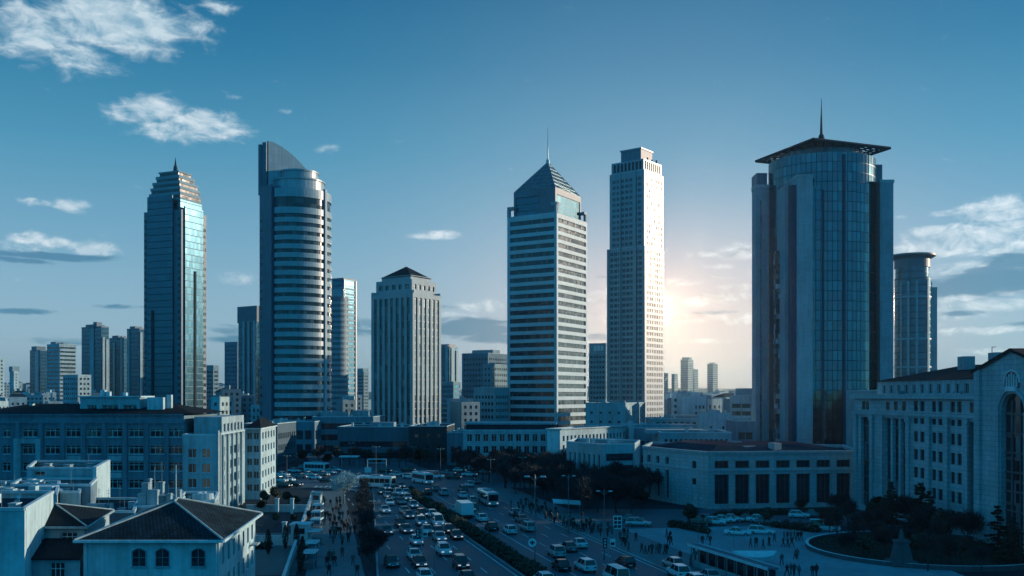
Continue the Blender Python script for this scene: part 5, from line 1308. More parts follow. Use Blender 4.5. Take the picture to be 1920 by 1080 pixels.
# ------------------------------------------------------------------ street furniture
def street_lamp_proto(h=11, arm=.85):
    t = bpy.data.objects.new('street_lamp', None); COL.objects.link(t); t['_base'] = (0, 0, 0)
    m = MB(); m.cyl(0, 0, .2, 0, .8, 8, r1=.15); m.tube((0, 0, .8), (0, 0, h), .085, .05, 8); m.build('pole', POLE, t)
    for s in (-1, 1):
        m = MB(); m.tube((0, 0, h - .5), (s * arm * .6, 0, h + .05), .05, .045, 5); m.tube((s * arm * .6, 0, h + .05), (s * arm, 0, h + .1), .045, .04, 5); a_ = m.build('arm', POLE, t)
        m = MB(); x0, x1 = sorted((s * (arm - .2), s * (arm + .5))); m.prism([(x0, -.16), (x1, -.16), (x1, .16), (x0, .16)], h + .02, h + .2, bottom=True, pts1=[(x0 + .08, -.1), (x1 - .08, -.1), (x1 - .08, .1), (x0 + .08, .1)]); b_ = m.build('lamp_head', LAMPG, a_)
    m = MB(); m.cyl(0, 0, .12, h - .1, h + .35, 8, r1=.05); m.build('finial', POLE, t)
    return t
protos['lamp'] = street_lamp_proto()
LAMPS = [(1003, 1062, 895, 'double-armed street lamp on the median edge with a round sign disc'), (1133, 1050, 922, 'double-armed street lamp beside the white notice board'), (920, 924, 862, 'double-armed street lamp beside the far bus on the right carriageway'),
         (705, 900, 838, 'street lamp before the dark podium, left of three in a row'), (776, 876, 838, 'street lamp before the very dark block, middle of three in a row'), (826, 902, 842, 'street lamp before the very dark block, right of three in a row'),
         (702, 1003, 940, 'short street lamp among the trees by the oncoming lanes'), (538, 912, 855, 'street lamp on the far left avenue near the apartment block'), (658, 880, 831, 'street lamp behind the pale leafless tree'), (867, 870, 838, 'street lamp at the left end of the long pale office'),
         (1066, 1000, 893, 'street lamp rising from the crowd on the right pavement'), (606, 890, 868, 'low street lamp among the cars on the far left avenue'), (980, 915, 858, 'street lamp hidden deep in the grove'), (814, 1085, 996, 'thin street lamp between the oncoming cars in the foreground'), (1309, 1030, 935, 'tall thin street lamp on the plaza before the hall corner'), (1376, 1042, 970, 'dark street lamp beside the boat-shaped canopy')]
for px, pb, pt, lb in LAMPS:
    x, y = gp(px, pb); h = (gz(pt, y)); o = put('lamp', x, y, 1, lb, 'street lamps along the boulevard', 'street lamp', rz=-.12); s = h / 11.0; k = max(.75, min(1.15, s)); o.scale = (k if px not in (814, 1309, 1376) else .45, k, s)
def sign_disc(px, py, pb, label, r=.55, Y=None):
    x, y = gp(px, pb); z = gz(py, y); t = thing('road_sign', label, 'sign', (x, y - .25, z))
    m = MB(); c = (x, y - .25, z); N = 18
    ring = [(x + r * math.cos(2 * math.pi * i / N), z + r * math.sin(2 * math.pi * i / N)) for i in range(N)]
    m.face([(a, y - .28, b) for a, b in ring]); m.face([(a, y - .22, b) for a, b in reversed(ring)])
    for (a, b), (c_, d_) in zip(ring, ring[1:] + ring[:1]): m.face([(a, y - .22, b), (c_, y - .22, d_), (c_, y - .28, d_), (a, y - .28, b)])
    m.build('sign_face', FRAME, t)
    m = MB(); m.box(x - r * .55, x + r * .55, y - .30, y - .283, z - r * .18, z + r * .18); m.box(x - r * .18, x + r * .18, y - .303, y - .284, z - r * .5, z + r * .5); m.build('emblem', METAL_D, t)
    m = MB(); m.box(x - .08, x + .08, y - .21, y + .0, z - .1, z + .1); m.build('bracket', METAL, t)
sign_disc(998, 1017, 1062, 'round white road sign on the median lamp post', .6)
def traffic_light(px, py, pb, label):
    x, y = gp(px, pb); z = gz(py, y); t = thing('traffic_light', label, 'traffic light', (x, y, 0))
    m = MB(); m.tube((x, y, 0), (x, y, z + .9), .08, .07, 7); m.build('pole', METAL, t)
    m = MB(); m.box(x - .8, x - .25, y - .25, y + .1, z - .7, z + .7, bottom=True); m.build('signal_head', METAL_D, t)
    for k in range(3):
        m = MB(); m.tube((x - .52, y - .27, z - .42 + .42 * k), (x - .52, y - .33, z - .42 + .42 * k), .16, .16, 10, caps=True); m.build('lens', LAMPG, t)
    m = MB(); m.box(x + .2, x + .95, y - .15, y - .08, z - .5, z + .6, bottom=True); m.build('sign_face', FRAME, t)
    m = MB(); m.box(x + .3, x + .85, y - .17, y - .153, z - .3, z + .1); m.build('emblem', METAL_D, t)
traffic_light(1141, 1018, 1056, 'traffic light with small white panel at the pavement edge')
traffic_light(790, 1000, 1040, 'slim traffic light between oncoming cars'); 
x, y = gp(1158, 998); t = thing('notice_board', 'white notice board of square panels on the right pavement', 'sign', (x, y, .12))
m = MB(); m.box(x - .75, x + .75, y - .1, y + .1, .6, 2.9, bottom=True); m.build('board', FRAME, t)
for i in range(2):
    for j in range(3):
        m = MB(); m.box(x - .62 + .66 * i, x - .08 + .66 * i, y - .115, y - .103, .78 + .7 * j, 1.3 + .7 * j); m.build('panel', PANE2, t)
m = MB(); m.box(x - .7, x - .6, y - .05, y + .05, .12, .6); m.box(x + .6, x + .7, y - .05, y + .05, .12, .6); m.build('leg', METAL, t)
# glazed shelter along the pavement edge
A, B = gp(1296, 1022, 3.0), gp(1440, 1066, 3.0); d, n, L = axes(A, B)
t = thing('transit_shelter', 'long glazed shelter with pale roof rim on the plaza edge', 'shelter', (*along(A, B, .5), .12))
m = MB(); m.obox(A, d, n, -.3, L + .3, -1.3, .3, 2.9, 3.1); m.build('roof', DARKW, t)
m = MB(); m.obox(A, d, n, -.4, L + .4, .303, .42, 2.85, 3.2); m.obox(A, d, n, -.4, L + .4, -1.42, -1.303, 2.85, 3.2); m.build('rim', PARAPET, t)
nb = max(4, int(L / 2.2))
for i in range(nb + 1):
    m = MB(); u = L * i / nb; m.obox(A, d, n, u - .06, u + .06, -.06, .06, .12, 2.89); m.obox(A, d, n, u - .06, u + .06, -1.2, -1.08, .12, 2.89); m.build('post', METAL, t)
for i in range(nb):
    m = MB(); u0, u1 = L * i / nb + .1, L * (i + 1) / nb - .1; m.obox(A, d, n, u0, u1, -1.16, -1.12, .5, 2.7); m.build('glass_panel', PANE2, t)
    m = MB(); m.obox(A, d, n, u0, u1, -.03, .03, .12, 1.0); m.build('panel', CONC, t)
# boat-shaped white canopy
A, B = gp(1380, 1040, 1.6), gp(1450, 1042, 1.6); cxx, cyy = along(A, B, .5); t = thing('canopy', 'white boat-shaped canopy standing on the plaza', 'canopy', (cxx, cyy, .13))
m = MB(); NL, NW = 14, 8; Lc, Wc = 3.1, 1.9
def sh(i, j):
    u = -1 + 2 * i / NL; v = -1 + 2 * j / NW; w_ = Wc * (1 - u * u) ** .7 + .03
    return (cxx + u * Lc, cyy + v * w_, 1.6 + .6 * (1 - v * v) * (1 - .5 * u * u) + .35 * u * u)
for i in range(NL):
    for j in range(NW): m.face([sh(i, j), sh(i + 1, j), sh(i + 1, j + 1), sh(i, j + 1)])
ed = [sh(i, 0) for i in range(NL + 1)] + [sh(i, NW) for i in range(NL, -1, -1)]
for a_, b_ in zip(ed, ed[1:] + ed[:1]): k0 = lambda q_: (cxx + (q_[0] - cxx) * .86, cyy + (q_[1] - cyy) * .8, 1.0); m.face([k0(a_), k0(b_), b_, a_])
m.build('shell', CANVAS, t, True)
for (sx, sy) in ((-1.8, -.8), (1.8, -.8), (1.8, .8), (-1.8, .8)):
    m = MB(); m.tube((cxx + sx, cyy + sy, .13), (cxx + sx, cyy + sy, 1.8), .07, .07, 6); m.build('post', METAL, t)
m = MB(); m.tube((cxx - .2, cyy, 2.0), (cxx - .2, cyy, 3.4), .05, .03, 5); m.build('mast', METAL, t)
x, y = gp(1062, 962); t = thing('canopy', 'low pale awning above the crowd on the right pavement', 'canopy', (x, y, .12))
m = MB(); 
for k in range(6): 
    a_, b_ = -2.8 + k * .95, -1.85 + k * .95; m.face([(x + a_, y - 1.1, 2.4 - .06 * k), (x + b_, y - 1.1, 2.35 - .06 * k), (x + b_, y + 1.1, 2.75 - .06 * k), (x + a_, y + 1.1, 2.8 - .06 * k)]); m.face([(x + a_, y - 1.1, 2.1 - .06 * k), (x + b_, y - 1.1, 2.05 - .06 * k), (x + b_, y - 1.1, 2.35 - .06 * k), (x + a_, y - 1.1, 2.4 - .06 * k)])
m.build('cloth', CANVAS, t)
for sx in (-2.6, 2.6):
    m = MB(); m.tube((x + sx, y - .9, .12), (x + sx, y - .9, 2.4), .05, .05, 5); m.build('post', METAL, t)
# market stalls along the promenade wall
ST = [(591, 1022), (585, 1046), (581, 1066), (594, 998), (595, 982), (596, 968)]
for i, (px, py) in enumerate(ST):
    x, y = gp(px, py); t = thing('market_stall', 'market stall with pale slatted roof along the promenade wall, %s' % ORD[[2, 1, 0, 3, 4, 5][i]], 'market stall', (x, y, .13), 'stalls along the promenade wall')
    m = MB(); m.prism([(x - .95, y - 1.5), (x + .95, y - 1.5), (x + .95, y + 1.5), (x - .95, y + 1.5)], 2.3, 2.5, bottom=True, pts1=[(x - .85, y - 1.4), (x + .85, y - 1.4), (x + .85, y + 1.4), (x - .85, y + 1.4)]); m.build('roof', CANVAS, t)
    m = MB()
    for s in range(5): m.box(x - .8 + .38 * s, x - .72 + .38 * s, y - 1.38, y + 1.38, 2.503, 2.56)
    m.build('rib', METAL, t)
    m = MB(); m.box(x - .7, x + .7, y - 1.2, y + 1.2, .13, 1.0); m.build('counter', DARKW, t)
    for sx in (-.8, .8):
        for sy in (-1.3, 1.3):
            m = MB(); m.tube((x + sx, y + sy, .13), (x + sx, y + sy, 2.3), .04, .04, 5); m.build('post', METAL, t)
x, y = gp(594, 946); t = thing('kiosk', 'white kiosk with dark hatch at the top of the promenade', 'kiosk', (x, y, .13))
m = MB(); m.box(x - 1.0, x + 1.0, y - 1, y + 1, .13, 2.6); m.build('body', WHITE, t); m = MB(); m.box(x - .65, x + .65, y - 1.03, y - 1.003, 1.1, 2.1); m.build('hatch', PANE2, t); m = MB(); m.box(x - 1.2, x + 1.2, y - 1.3, y + 1.2, 2.603, 2.8, bottom=True); m.build('roof', WHITE, t)
# walls of the yard
def low_wall(label, A, B, h, th=.3, mat=None):
    d, n, L = axes(A, B); t = thing('boundary_wall', label, 'wall', (*A, 0)); m = MB(); m.obox(A, d, n, 0, L, -th / 2, th / 2, 0, h); m.build('wall', mat or PALE, t); m = MB(); m.obox(A, d, n, -.05, L + .05, -th / 2 - .06, th / 2 + .06, h + .003, h + .12); m.build('coping', PARAPET, t)
low_wall('pale wall along the promenade behind the market stalls', (PL(120) - 2.6, 120), (PL(228) - 1.0, 228), 1.3)
low_wall('low white wall across the paved yard', (gx(440, 154), 154), (gx(585, 154), 154), 1.5, mat=WHITE)
low_wall('pale garden wall beyond the dark garden', (gx(462, 198), 198), (gx(580, 198), 198), 1.4)
for (px, py, lb) in ((535, 1012, 'slim white gate pillar in the yard wall'), (521, 962, 'pale gate pillar in the far garden wall'), (549, 962, 'second pale pillar in the far garden wall, nearer the promenade')):
    x, y = gp(px, py); t = thing('gate_pillar', lb, 'pillar', (x, y - .6, 0)); y -= .6
    m = MB(); m.box(x - .3, x + .3, y - .3, y + .3, 0, 2.9); m.build('shaft', WHITE, t); m = MB(); m.box(x - .4, x + .4, y - .4, y + .4, 2.903, 3.1, bottom=True); m.build('cap', PARAPET, t)
x, y = gx(567, 155), 155; t = thing('gatehouse', 'small white gatehouse with one dark window in the yard wall', 'gatehouse', (x, y, 0))
m = MB(); m.box(x - 1.5, x + 1.2, y - 1.6, y + 1.4, 0, 3.3); m.build('wall', WHITE, t); m = MB(); m.box(x - 1.0, x + .7, y - 1.63, y - 1.603, 1.9, 2.8); m.build('window', PANE2, t); m = MB(); m.box(x - 1.75, x + 1.45, y - 1.85, y + 1.6, 3.303, 3.5, bottom=True); m.build('roof', PARAPET, t)
# gantry sign over the far junction
x0, x1, yy = gx(689, 290), gx(724, 290), 290; t = thing('sign_gantry', 'pale sign gantry frame spanning the far junction', 'gantry', ((x0 + x1) / 2, yy, 0))
for xx in (x0, x1):
    m = MB(); m.tube((xx, yy, 0), (xx, yy, gz(861, yy)), .14, .12, 6); m.build('post', METAL, t)
m = MB(); m.tube((x0, yy, gz(861, yy)), (x1, yy, gz(861, yy)), .16, .16, 6); m.tube((x0, yy, gz(868, yy)), (x1, yy, gz(868, yy)), .08, .08, 5); m.build('beam', FRAME, t)
m = MB(); m.box(x0 - .8, x0 + 1.2, yy - .2, yy - .1, gz(886, yy), gz(876, yy)); m.build('sign_face', FRAME, t)
x, y = gp(655, 876); t = thing('canopy', 'pale petrol-style canopy roof behind the pale tree', 'canopy', (x, y, 0))
m = MB(); m.box(x - 3.2, x + 3.2, y - 2, y + 2, 3.4, 3.8, bottom=True); m.build('roof', FRAME, t)
for sx in (-2.6, 2.6):
    m = MB(); m.tube((x + sx, y, 0), (x + sx, y, 3.4), .12, .12, 6); m.build('post', METAL, t)

# ------------------------------------------------------------------ vehicles
def loft(mb, secs, mi=0, cap=True):
    for a, b in zip(secs, secs[1:]):
        n = len(a)
        for i in range(n): j = (i + 1) % n; mb.face([a[i], a[j], b[j], b[i]], mi)
    if cap: mb.face(list(reversed(secs[0])), mi); mb.face(secs[-1], mi)
def car_parts(kind):
    """returns dict of meshes; car points to -Y (front), length along Y"""
    L, W, Hb, Ht = {'hatch': (4.0, 1.76, .92, 1.48), 'sedan': (4.6, 1.82, .92, 1.44), 'suv': (4.6, 1.88, 1.05, 1.72), 'estate': (4.7, 1.82, .94, 1.52), 'van': (5.2, 1.98, 1.1, 2.15)}[kind]
    h = L / 2; w = W / 2
    body = MB()
    prof = {'hatch': [(-h, .52, .72), (-h * .96, .3, .76), (-h * .55, .25, .9), (-h * .3, .25, .95), (h * .85, .25, .97), (h, .32, .86)], 'sedan': [(-h, .5, .7), (-h * .96, .3, .74), (-h * .5, .25, .88), (h * .55, .25, .95), (h * .96, .3, .93), (h, .42, .8)],
            'suv': [(-h, .55, .9), (-h * .96, .35, .96), (-h * .55, .32, 1.06), (h * .9, .32, 1.1), (h, .4, 1.0)], 'estate': [(-h, .52, .72), (-h * .96, .3, .76), (-h * .5, .25, .9), (h * .92, .25, .97), (h, .34, .88)], 'van': [(-h, .5, .95), (-h * .97, .32, 1.02), (-h * .75, .3, 1.15), (h * .98, .3, 1.2), (h, .36, 1.1)]}[kind]
    secs = []
    for (y, z0, z1) in prof:
        k = .9 if abs(y) > h * .93 else 1.0; ww = w * k
        secs.append([(-ww * .9, y, z0), (ww * .9, y, z0), (ww, y, z0 + .15), (ww, y, (z0 + z1) / 2), (ww * .93, y, z1 - .06), (ww * .8, y, z1), (-ww * .8, y, z1), (-ww * .93, y, z1 - .06), (-ww, y, (z0 + z1) / 2), (-ww, y, z0 + .15)])
    loft(body, secs)
    f0, f1, r1, r0 = {'hatch': (-h * .42, -h * .08, h * .72, h * .94), 'sedan': (-h * .38, -h * .06, h * .38, h * .68), 'suv': (-h * .42, -h * .14, h * .78, h * .95), 'estate': (-h * .4, -h * .08, h * .76, h * .94), 'van': (-h * .74, -h * .5, h * .94, h * .98)}[kind]
    zb = prof[2][2] - .02; wt = w * .74; wb = w * .86
    B_ = [(-wb, f0, zb), (wb, f0, zb), (wb, r0, zb + .04), (-wb, r0, zb + .04)]; T_ = [(-wt, f1, Ht), (wt, f1, Ht), (wt, r1, Ht), (-wt, r1, Ht)]
    # roof and pillars
    body.face(T_); rim = .06
    roof = [(x * .8, y * .97, Ht + .05) for x, y, z in T_]
    for i in range(4): body.face([T_[i], T_[(i + 1) % 4], roof[(i + 1) % 4], roof[i]])
    body.face(roof)
    for i in range(4):
        Bv, Tv = Vector(B_[i]), Vector(T_[i]); body.tube(Bv, Tv, .055, .05, 4)
    for s in (-1, 1):
        m_ = .45; p0 = Vector(B_[0 if s < 0 else 1]).lerp(Vector(B_[3 if s < 0 else 2]), m_); p1 = Vector(T_[0 if s < 0 else 1]).lerp(Vector(T_[3 if s < 0 else 2]), m_); body.tube(p0, p1, .05, .045, 4)
        body.box(s * w - .0 if s > 0 else -w - .14, w + .14 if s > 0 else -w, f0 + .15, f0 + .32, zb + .02, zb + .16)
    out = {'body': body}
    g = MB(); g.face([B_[0], B_[1], T_[1], T_[0]]); out['windscreen'] = g
    g = MB(); g.face([B_[2], B_[3], T_[3], T_[2]]); out['rear_window'] = g
    for s, (i, j) in ((-1, (3, 0)), (1, (1, 2))):
        g = MB(); g.face([B_[i], B_[j], T_[j], T_[i]]); out['side_window%d' % s] = g
    return out, L, W, h, w, prof
MESHC = {}
def car_meshes(kind):
    if kind in MESHC: return MESHC[kind]
    parts, L, W, h, w, prof = car_parts(kind)
    me = {k: v.mesh(k.rstrip('-1'), CGLASS) for k, v in parts.items() if k != 'body'}
    bodies = {c: parts['body'].mesh('body', PAINTS[c]) for c in PAINTS}
    wh = MB(); wh.tube((-.11, 0, 0), (.11, 0, 0), .32, .32, 14, 0, True); wm = wh.mesh('wheel', TYRE)
    rm = MB(); rm.tube((-.125, 0, 0), (.125, 0, 0), .19, .19, 10, 0, True); rmm = rm.mesh('rim', RIM)
    hl = MB(); hl.prism([(-.2, -.05), (.2, -.05), (.17, .05), (-.17, .05)], -.08, .09, bottom=True)
    lit = hl.mesh('headlight', HEADL); off = hl.mesh('headlight', HEADO); tl = hl.mesh('taillight', TAILL)
    pl = MB(); pl.box(-.26, .26, -.02, .02, -.06, .06, bottom=True); plm = pl.mesh('number_plate', FRAME)
    MESHC[kind] = (me, bodies, wm, rmm, lit, off, tl, plm, h, w, prof); return MESHC[kind]
def sub(name, me, par, loc=(0, 0, 0), rot=(0, 0, 0)):
    o = bpy.data.objects.new(name, me); COL.objects.link(o); o.parent = par; o.location = loc; o.rotation_euler = rot; return o
def car(kind, colour, x, y, ang, lit, full=True, z=.009):
    me, bodies, wm, rmm, lt, off, tl, plm, h, w, prof = car_meshes(kind)
    t = bpy.data.objects.new('car' if kind != 'van' else 'minivan', None); COL.objects.link(t); t.location = (x, y, z); t.rotation_euler = (0, 0, ang)
    b = sub('body', bodies[colour], t)
    sub('windscreen', me['windscreen'], t); sub('rear_window', me['rear_window'], t); sub('side_window', me['side_window-1'], t); sub('side_window', me['side_window1'], t)
    for sx in (-1, 1):
        for sy in (-.6, .6):
            wl = sub('wheel', wm, t, (sx * (w - .1), sy * h, .32))
            if full: sub('rim', rmm, wl)
        zf = (prof[0][1] + prof[0][2]) / 2 + .05; zr_ = (prof[-1][1] + prof[-1][2]) / 2 + .08
        sub('headlight', lt if lit else off, t, (sx * (w - .36), -h * .99, zf)); sub('taillight', tl, t, (sx * (w - .34), h * .985, zr_))
    if full: sub('number_plate', plm, t, (0, -h - .01, prof[0][1] + .05)); sub('number_plate', plm, t, (0, h + .01, prof[-1][1] + .15))
    return t
DA = math.atan2(.26, 1.0)       # heading of the boulevard
LIST = []                        # zone, colour, kind, px, py, angle, lit
def add(zone, ang, lit, items):
    for (px, py, c, k) in items: LIST.append((zone, c, k, px, py, ang, lit))
# a car's nose points to -Y at angle 0 (towards the camera); boulevard leans left as it recedes
add('in the oncoming lanes left of the median hedge', DA, True, [
    (797, 1090, 'white', 'hatch'), (786, 1062, 'dark', 'sedan'), (777, 1048, 'white', 'sedan'), (781, 1021, 'white', 'hatch'), (751, 987, 'dark', 'sedan'), (832, 1040, 'white', 'suv'), (824, 1014, 'silver', 'sedan'),
    (856, 1010, 'dark', 'sedan'), (842, 999, 'dark', 'hatch'), (864, 1065, 'dark', 'suv'), (877, 1092, 'dark', 'sedan'), (801, 1000, 'silver', 'sedan'), (820, 986, 'white', 'van'), (822, 1003, 'grey', 'hatch'), (790, 985, 'silver', 'suv'),
    (791, 968, 'dark', 'hatch'), (811, 970, 'white', 'hatch'), (759, 963, 'silver', 'sedan'), (775, 952, 'silver', 'hatch'), (752, 945, 'grey', 'sedan'), (730, 947, 'white', 'sedan'), (728, 934, 'silver', 'sedan'), (747, 929, 'white', 'suv'), (762, 928, 'white', 'hatch'),
    (725, 918, 'silver', 'sedan'), (741, 937, 'grey', 'hatch'), (740, 920, 'dark', 'sedan'), (716, 926, 'grey', 'sedan'), (764, 938, 'silver', 'hatch'), (752, 915, 'grey', 'hatch')])
add('moving away on the right carriageway', DA + math.pi, False, [
    (956, 1000, 'white', 'hatch'), (903, 977, 'white', 'sedan'), (922, 994, 'dark', 'sedan'), (978, 979, 'grey', 'sedan'), (887, 956, 'grey', 'hatch'), (1043, 1043, 'silver', 'suv'), (1052, 1068, 'dark', 'sedan'), (1066, 1033, 'grey', 'sedan'),
    (1085, 1026, 'white', 'sedan'), (1097, 1070, 'white', 'suv'), (1172, 1062, 'dark', 'hatch'), (1019, 1094, 'white', 'estate'), (868, 922, 'grey', 'suv'), (885, 968, 'silver', 'hatch'), (880, 912, 'white', 'hatch'), (893, 907, 'grey', 'sedan'), (1155, 1092, 'white', 'van')])
add('in the traffic on the far left avenue', R(62), True, [(530, 893, 'white', 'sedan'), (541, 903, 'white', 'hatch'), (553, 886, 'silver', 'sedan'), (566, 897, 'grey', 'sedan'), (578, 893, 'silver', 'sedan'), (592, 899, 'white', 'sedan'), (590, 884, 'white', 'hatch'), (606, 893, 'grey', 'hatch'), (617, 889, 'silver', 'sedan'), (628, 884, 'white', 'sedan'), (552, 912, 'dark', 'sedan'), (571, 880, 'grey', 'hatch'), (525, 905, 'silver', 'suv'), (534, 914, 'dark', 'hatch'), (612, 904, 'dark', 'sedan')])
add('waiting around the far junction', R(80), True, [(745, 893, 'silver', 'sedan'), (768, 897, 'white', 'hatch'), (815, 897, 'white', 'van'), (840, 890, 'grey', 'sedan'), (862, 885, 'silver', 'hatch'), (880, 893, 'white', 'sedan'), (905, 889, 'grey', 'suv'), (765, 884, 'dark', 'sedan'), (850, 898, 'dark', 'sedan'), (722, 886, 'dark', 'hatch'), (676, 897, 'silver', 'sedan')])
add('parked in the car park before the pale hall', R(75), False, [(1341, 984, 'white', 'hatch'), (1356, 980, 'white', 'sedan'), (1373, 978, 'silver', 'sedan'), (1311, 986, 'dark', 'suv'), (1422, 979, 'white', 'sedan'), (1438, 983, 'grey', 'sedan'), (1383, 1004, 'white', 'sedan'), (1427, 1002, 'white', 'estate'), (1498, 971, 'white', 'hatch'), (1524, 970, 'grey', 'sedan'), (1556, 972, 'silver', 'hatch'), (1546, 997, 'white', 'van'), (1183, 978, 'grey', 'sedan'), (1197, 986, 'silver', 'estate'), (1328, 979, 'grey', 'hatch'), (1403, 977, 'dark', 'sedan')])
add('at the kerb beside the glazed shelter', DA + math.pi, False, [(1272, 1082, 'white', 'suv'), (1330, 1088, 'silver', 'sedan'), (1300, 1096, 'white', 'estate'), (1262, 1064, 'silver', 'hatch')])
KN = {'hatch': 'hatchback', 'sedan': 'saloon car', 'suv': 'off-roader', 'estate': 'estate car', 'van': 'minivan'}
SH = {'in the oncoming lanes left of the median hedge': 'oncoming traffic', 'moving away on the right carriageway': 'right carriageway traffic', 'in the traffic on the far left avenue': 'far left avenue traffic', 'waiting around the far junction': 'far junction traffic', 'parked in the car park before the pale hall': 'parked cars before the pale hall', 'at the kerb beside the glazed shelter': 'cars beside the shelter'}
cx_ = random.Random(8); taken = [(gp(q[3], q[4])) for q in LIST]
for _ in range(900):
    if len(LIST) > 106: break
    far = cx_.random() < .7; y = cx_.uniform(170, 246) if far else cx_.uniform(135, 246)
    lane = cx_.choice([0, 1, 2, 3]) if far else cx_.choice([2, 3, 4]); side = -1 if cx_.random() < .9 else 1
    x = XM(y) + side * (4.0 + 3.5 * lane)
    if side < 0 and x < XL(y) + 1.5 or side > 0 and lane > 3: continue
    if any(abs(a - x) < 2.3 and abs(b - y) < 7.2 or math.hypot(a - x, b - y) < 3 for a, b in taken): continue
    taken.append((x, y)); px = 960 + x / y * F; py = HZ + EYE / y * F
    LIST.append(('in the oncoming lanes left of the median hedge' if side < 0 else 'moving away on the right carriageway', cx_.choice(['white', 'white', 'silver', 'grey', 'dark']), cx_.choice(['hatch', 'sedan', 'sedan', 'suv']), px, py, DA if side < 0 else DA + math.pi, side < 0))
cr_ = random.Random(3)
cntz = {}
LIST.sort(key=lambda q: -q[4])
for (zone, c, k, px, py, ang, lit) in LIST:
    x, y = gp(px, py); x += 0; key = (zone, c, KN[k]); i = cntz.get(key, 0); cntz[key] = i + 1
    tot = sum(1 for q in LIST if (q[0], q[1], KN[q[2]]) == key)
    o = car(k, c, x, y + (0 if 'kerb' in zone or 'parked' in zone else 0), ang + cr_.uniform(-.05, .05), lit and (i % 3 != 2), y < 215)
    lab = '%s %s %s' % (c, KN[k], zone)
    if tot > 1: lab += ', ' + ORD[i]
    tag(o, lab, 'car', SH[zone])
def bus(label, x, y, ang, L=11, colour=None, W=2.5, H=3.1):
    t = bpy.data.objects.new('bus', None); COL.objects.link(t); t.location = (x, y, .009); t.rotation_euler = (0, 0, ang); t['_base'] = (0, 0, 0); tag(t, label, 'bus')
    w, h = W / 2, L / 2; m = MB()
    secs = [[(-w * .97, yy, .35), (w * .97, yy, .35), (w, yy, .6), (w, yy, H - .3), (w * .9, yy, H - .05), (w * .6, yy, H), (-w * .6, yy, H), (-w * .9, yy, H - .05), (-w, yy, H - .3), (-w, yy, .6)] for yy in (-h, -h + .15, h - .15, h)]
    secs[0] = [(a * .96, b, min(c, H - .12)) for a, b, c in secs[0]]; secs[3] = [(a * .96, b, min(c, H - .12)) for a, b, c in secs[3]]
    loft(m, secs); m.build('body', colour or PAINTS['white'], t)
    for s in (-1, 1):
        for i in range(6):
            m = MB(); y0 = -h + .5 + i * (L - 1) / 6; x0, x1 = sorted((s * (w + .003), s * (w + .02))); m.box(x0, x1, y0 + .06, y0 + (L - 1) / 6 - .06, 1.35, 2.45); m.build('side_window', CGLASS, t)
        for yy in (-h * .6, h * .6):
            m = MB(); m.tube((s * (w - .28), yy, .45), (s * (w + .01), yy, .45), .45, .45, 14, caps=True); m.build('wheel', TYRE, t)
        m = MB(); m.box(s * w * .7 - .2, s * w * .7 + .2, -h - .03, -h - .003, .65, .85); m.build('headlight', HEADL, t)
    m = MB(); m.box(-w * .88, w * .88, -h - .02, -h - .003, 1.2, 2.6); m.build('windscreen', CGLASS, t)
    m = MB(); m.box(-w * .8, w * .8, h + .003, h + .02, 1.5, 2.5); m.build('rear_window', CGLASS, t)
    m = MB(); m.box(-.7, .7, -1.5, 1.5, H + .003, H + .25); m.build('roof_unit', MID, t)
x, y = gp(914, 948); bus('dark-fronted bus pulling along the right kerb beyond the white cars', x, y + 3, DA, 11, PAINTS['silver'])
x, y = gp(706, 914); bus('pale-roofed bus waiting in the far oncoming traffic', x, y, R(70), 10)
x, y = gp(792, 906); bus('white bus turning at the far junction, left of the white minivan', x, y, R(30), 9)
x, y = gp(597, 884); bus('small white bus on the far left avenue', x, y - 3, R(66), 8)
# box lorry beside the median
x, y = gp(862, 972); y += 2; x = XM(y) + 3.6; t = bpy.data.objects.new('box_lorry', None); COL.objects.link(t); t.location = (x, y, .009); t.rotation_euler = (0, 0, DA + math.pi); t['_base'] = (0, 0, 0); tag(t, 'white box lorry beside the median hedge on the right carriageway', 'lorry')
m = MB(); m.prism([(-1.2, -1.6), (1.2, -1.6), (1.2, 4), (-1.2, 4)], .9, 3.2, bottom=True); m.build('cargo_box', PAINTS['white'], t)
m = MB(); m.prism([(-1.1, -3.6), (1.1, -3.6), (1.1, -1.75), (-1.1, -1.75)], .5, 2.5, bottom=True, pts1=[(-1.0, -3.0), (1.0, -3.0), (1.0, -1.8), (-1.0, -1.8)]); m.build('cab', PAINTS['white'], t)
m = MB(); m.box(-1.0, 1.0, -3.7, 3.9, .45, .88, bottom=True); m.build('chassis', METAL_D, t)
for sx in (-1, 1):
    for yy in (-2.6, 2.4):
        m = MB(); m.tube((sx * .85, yy, .45), (sx * 1.12, yy, .45), .45, .45, 14, caps=True); m.build('wheel', TYRE, t)

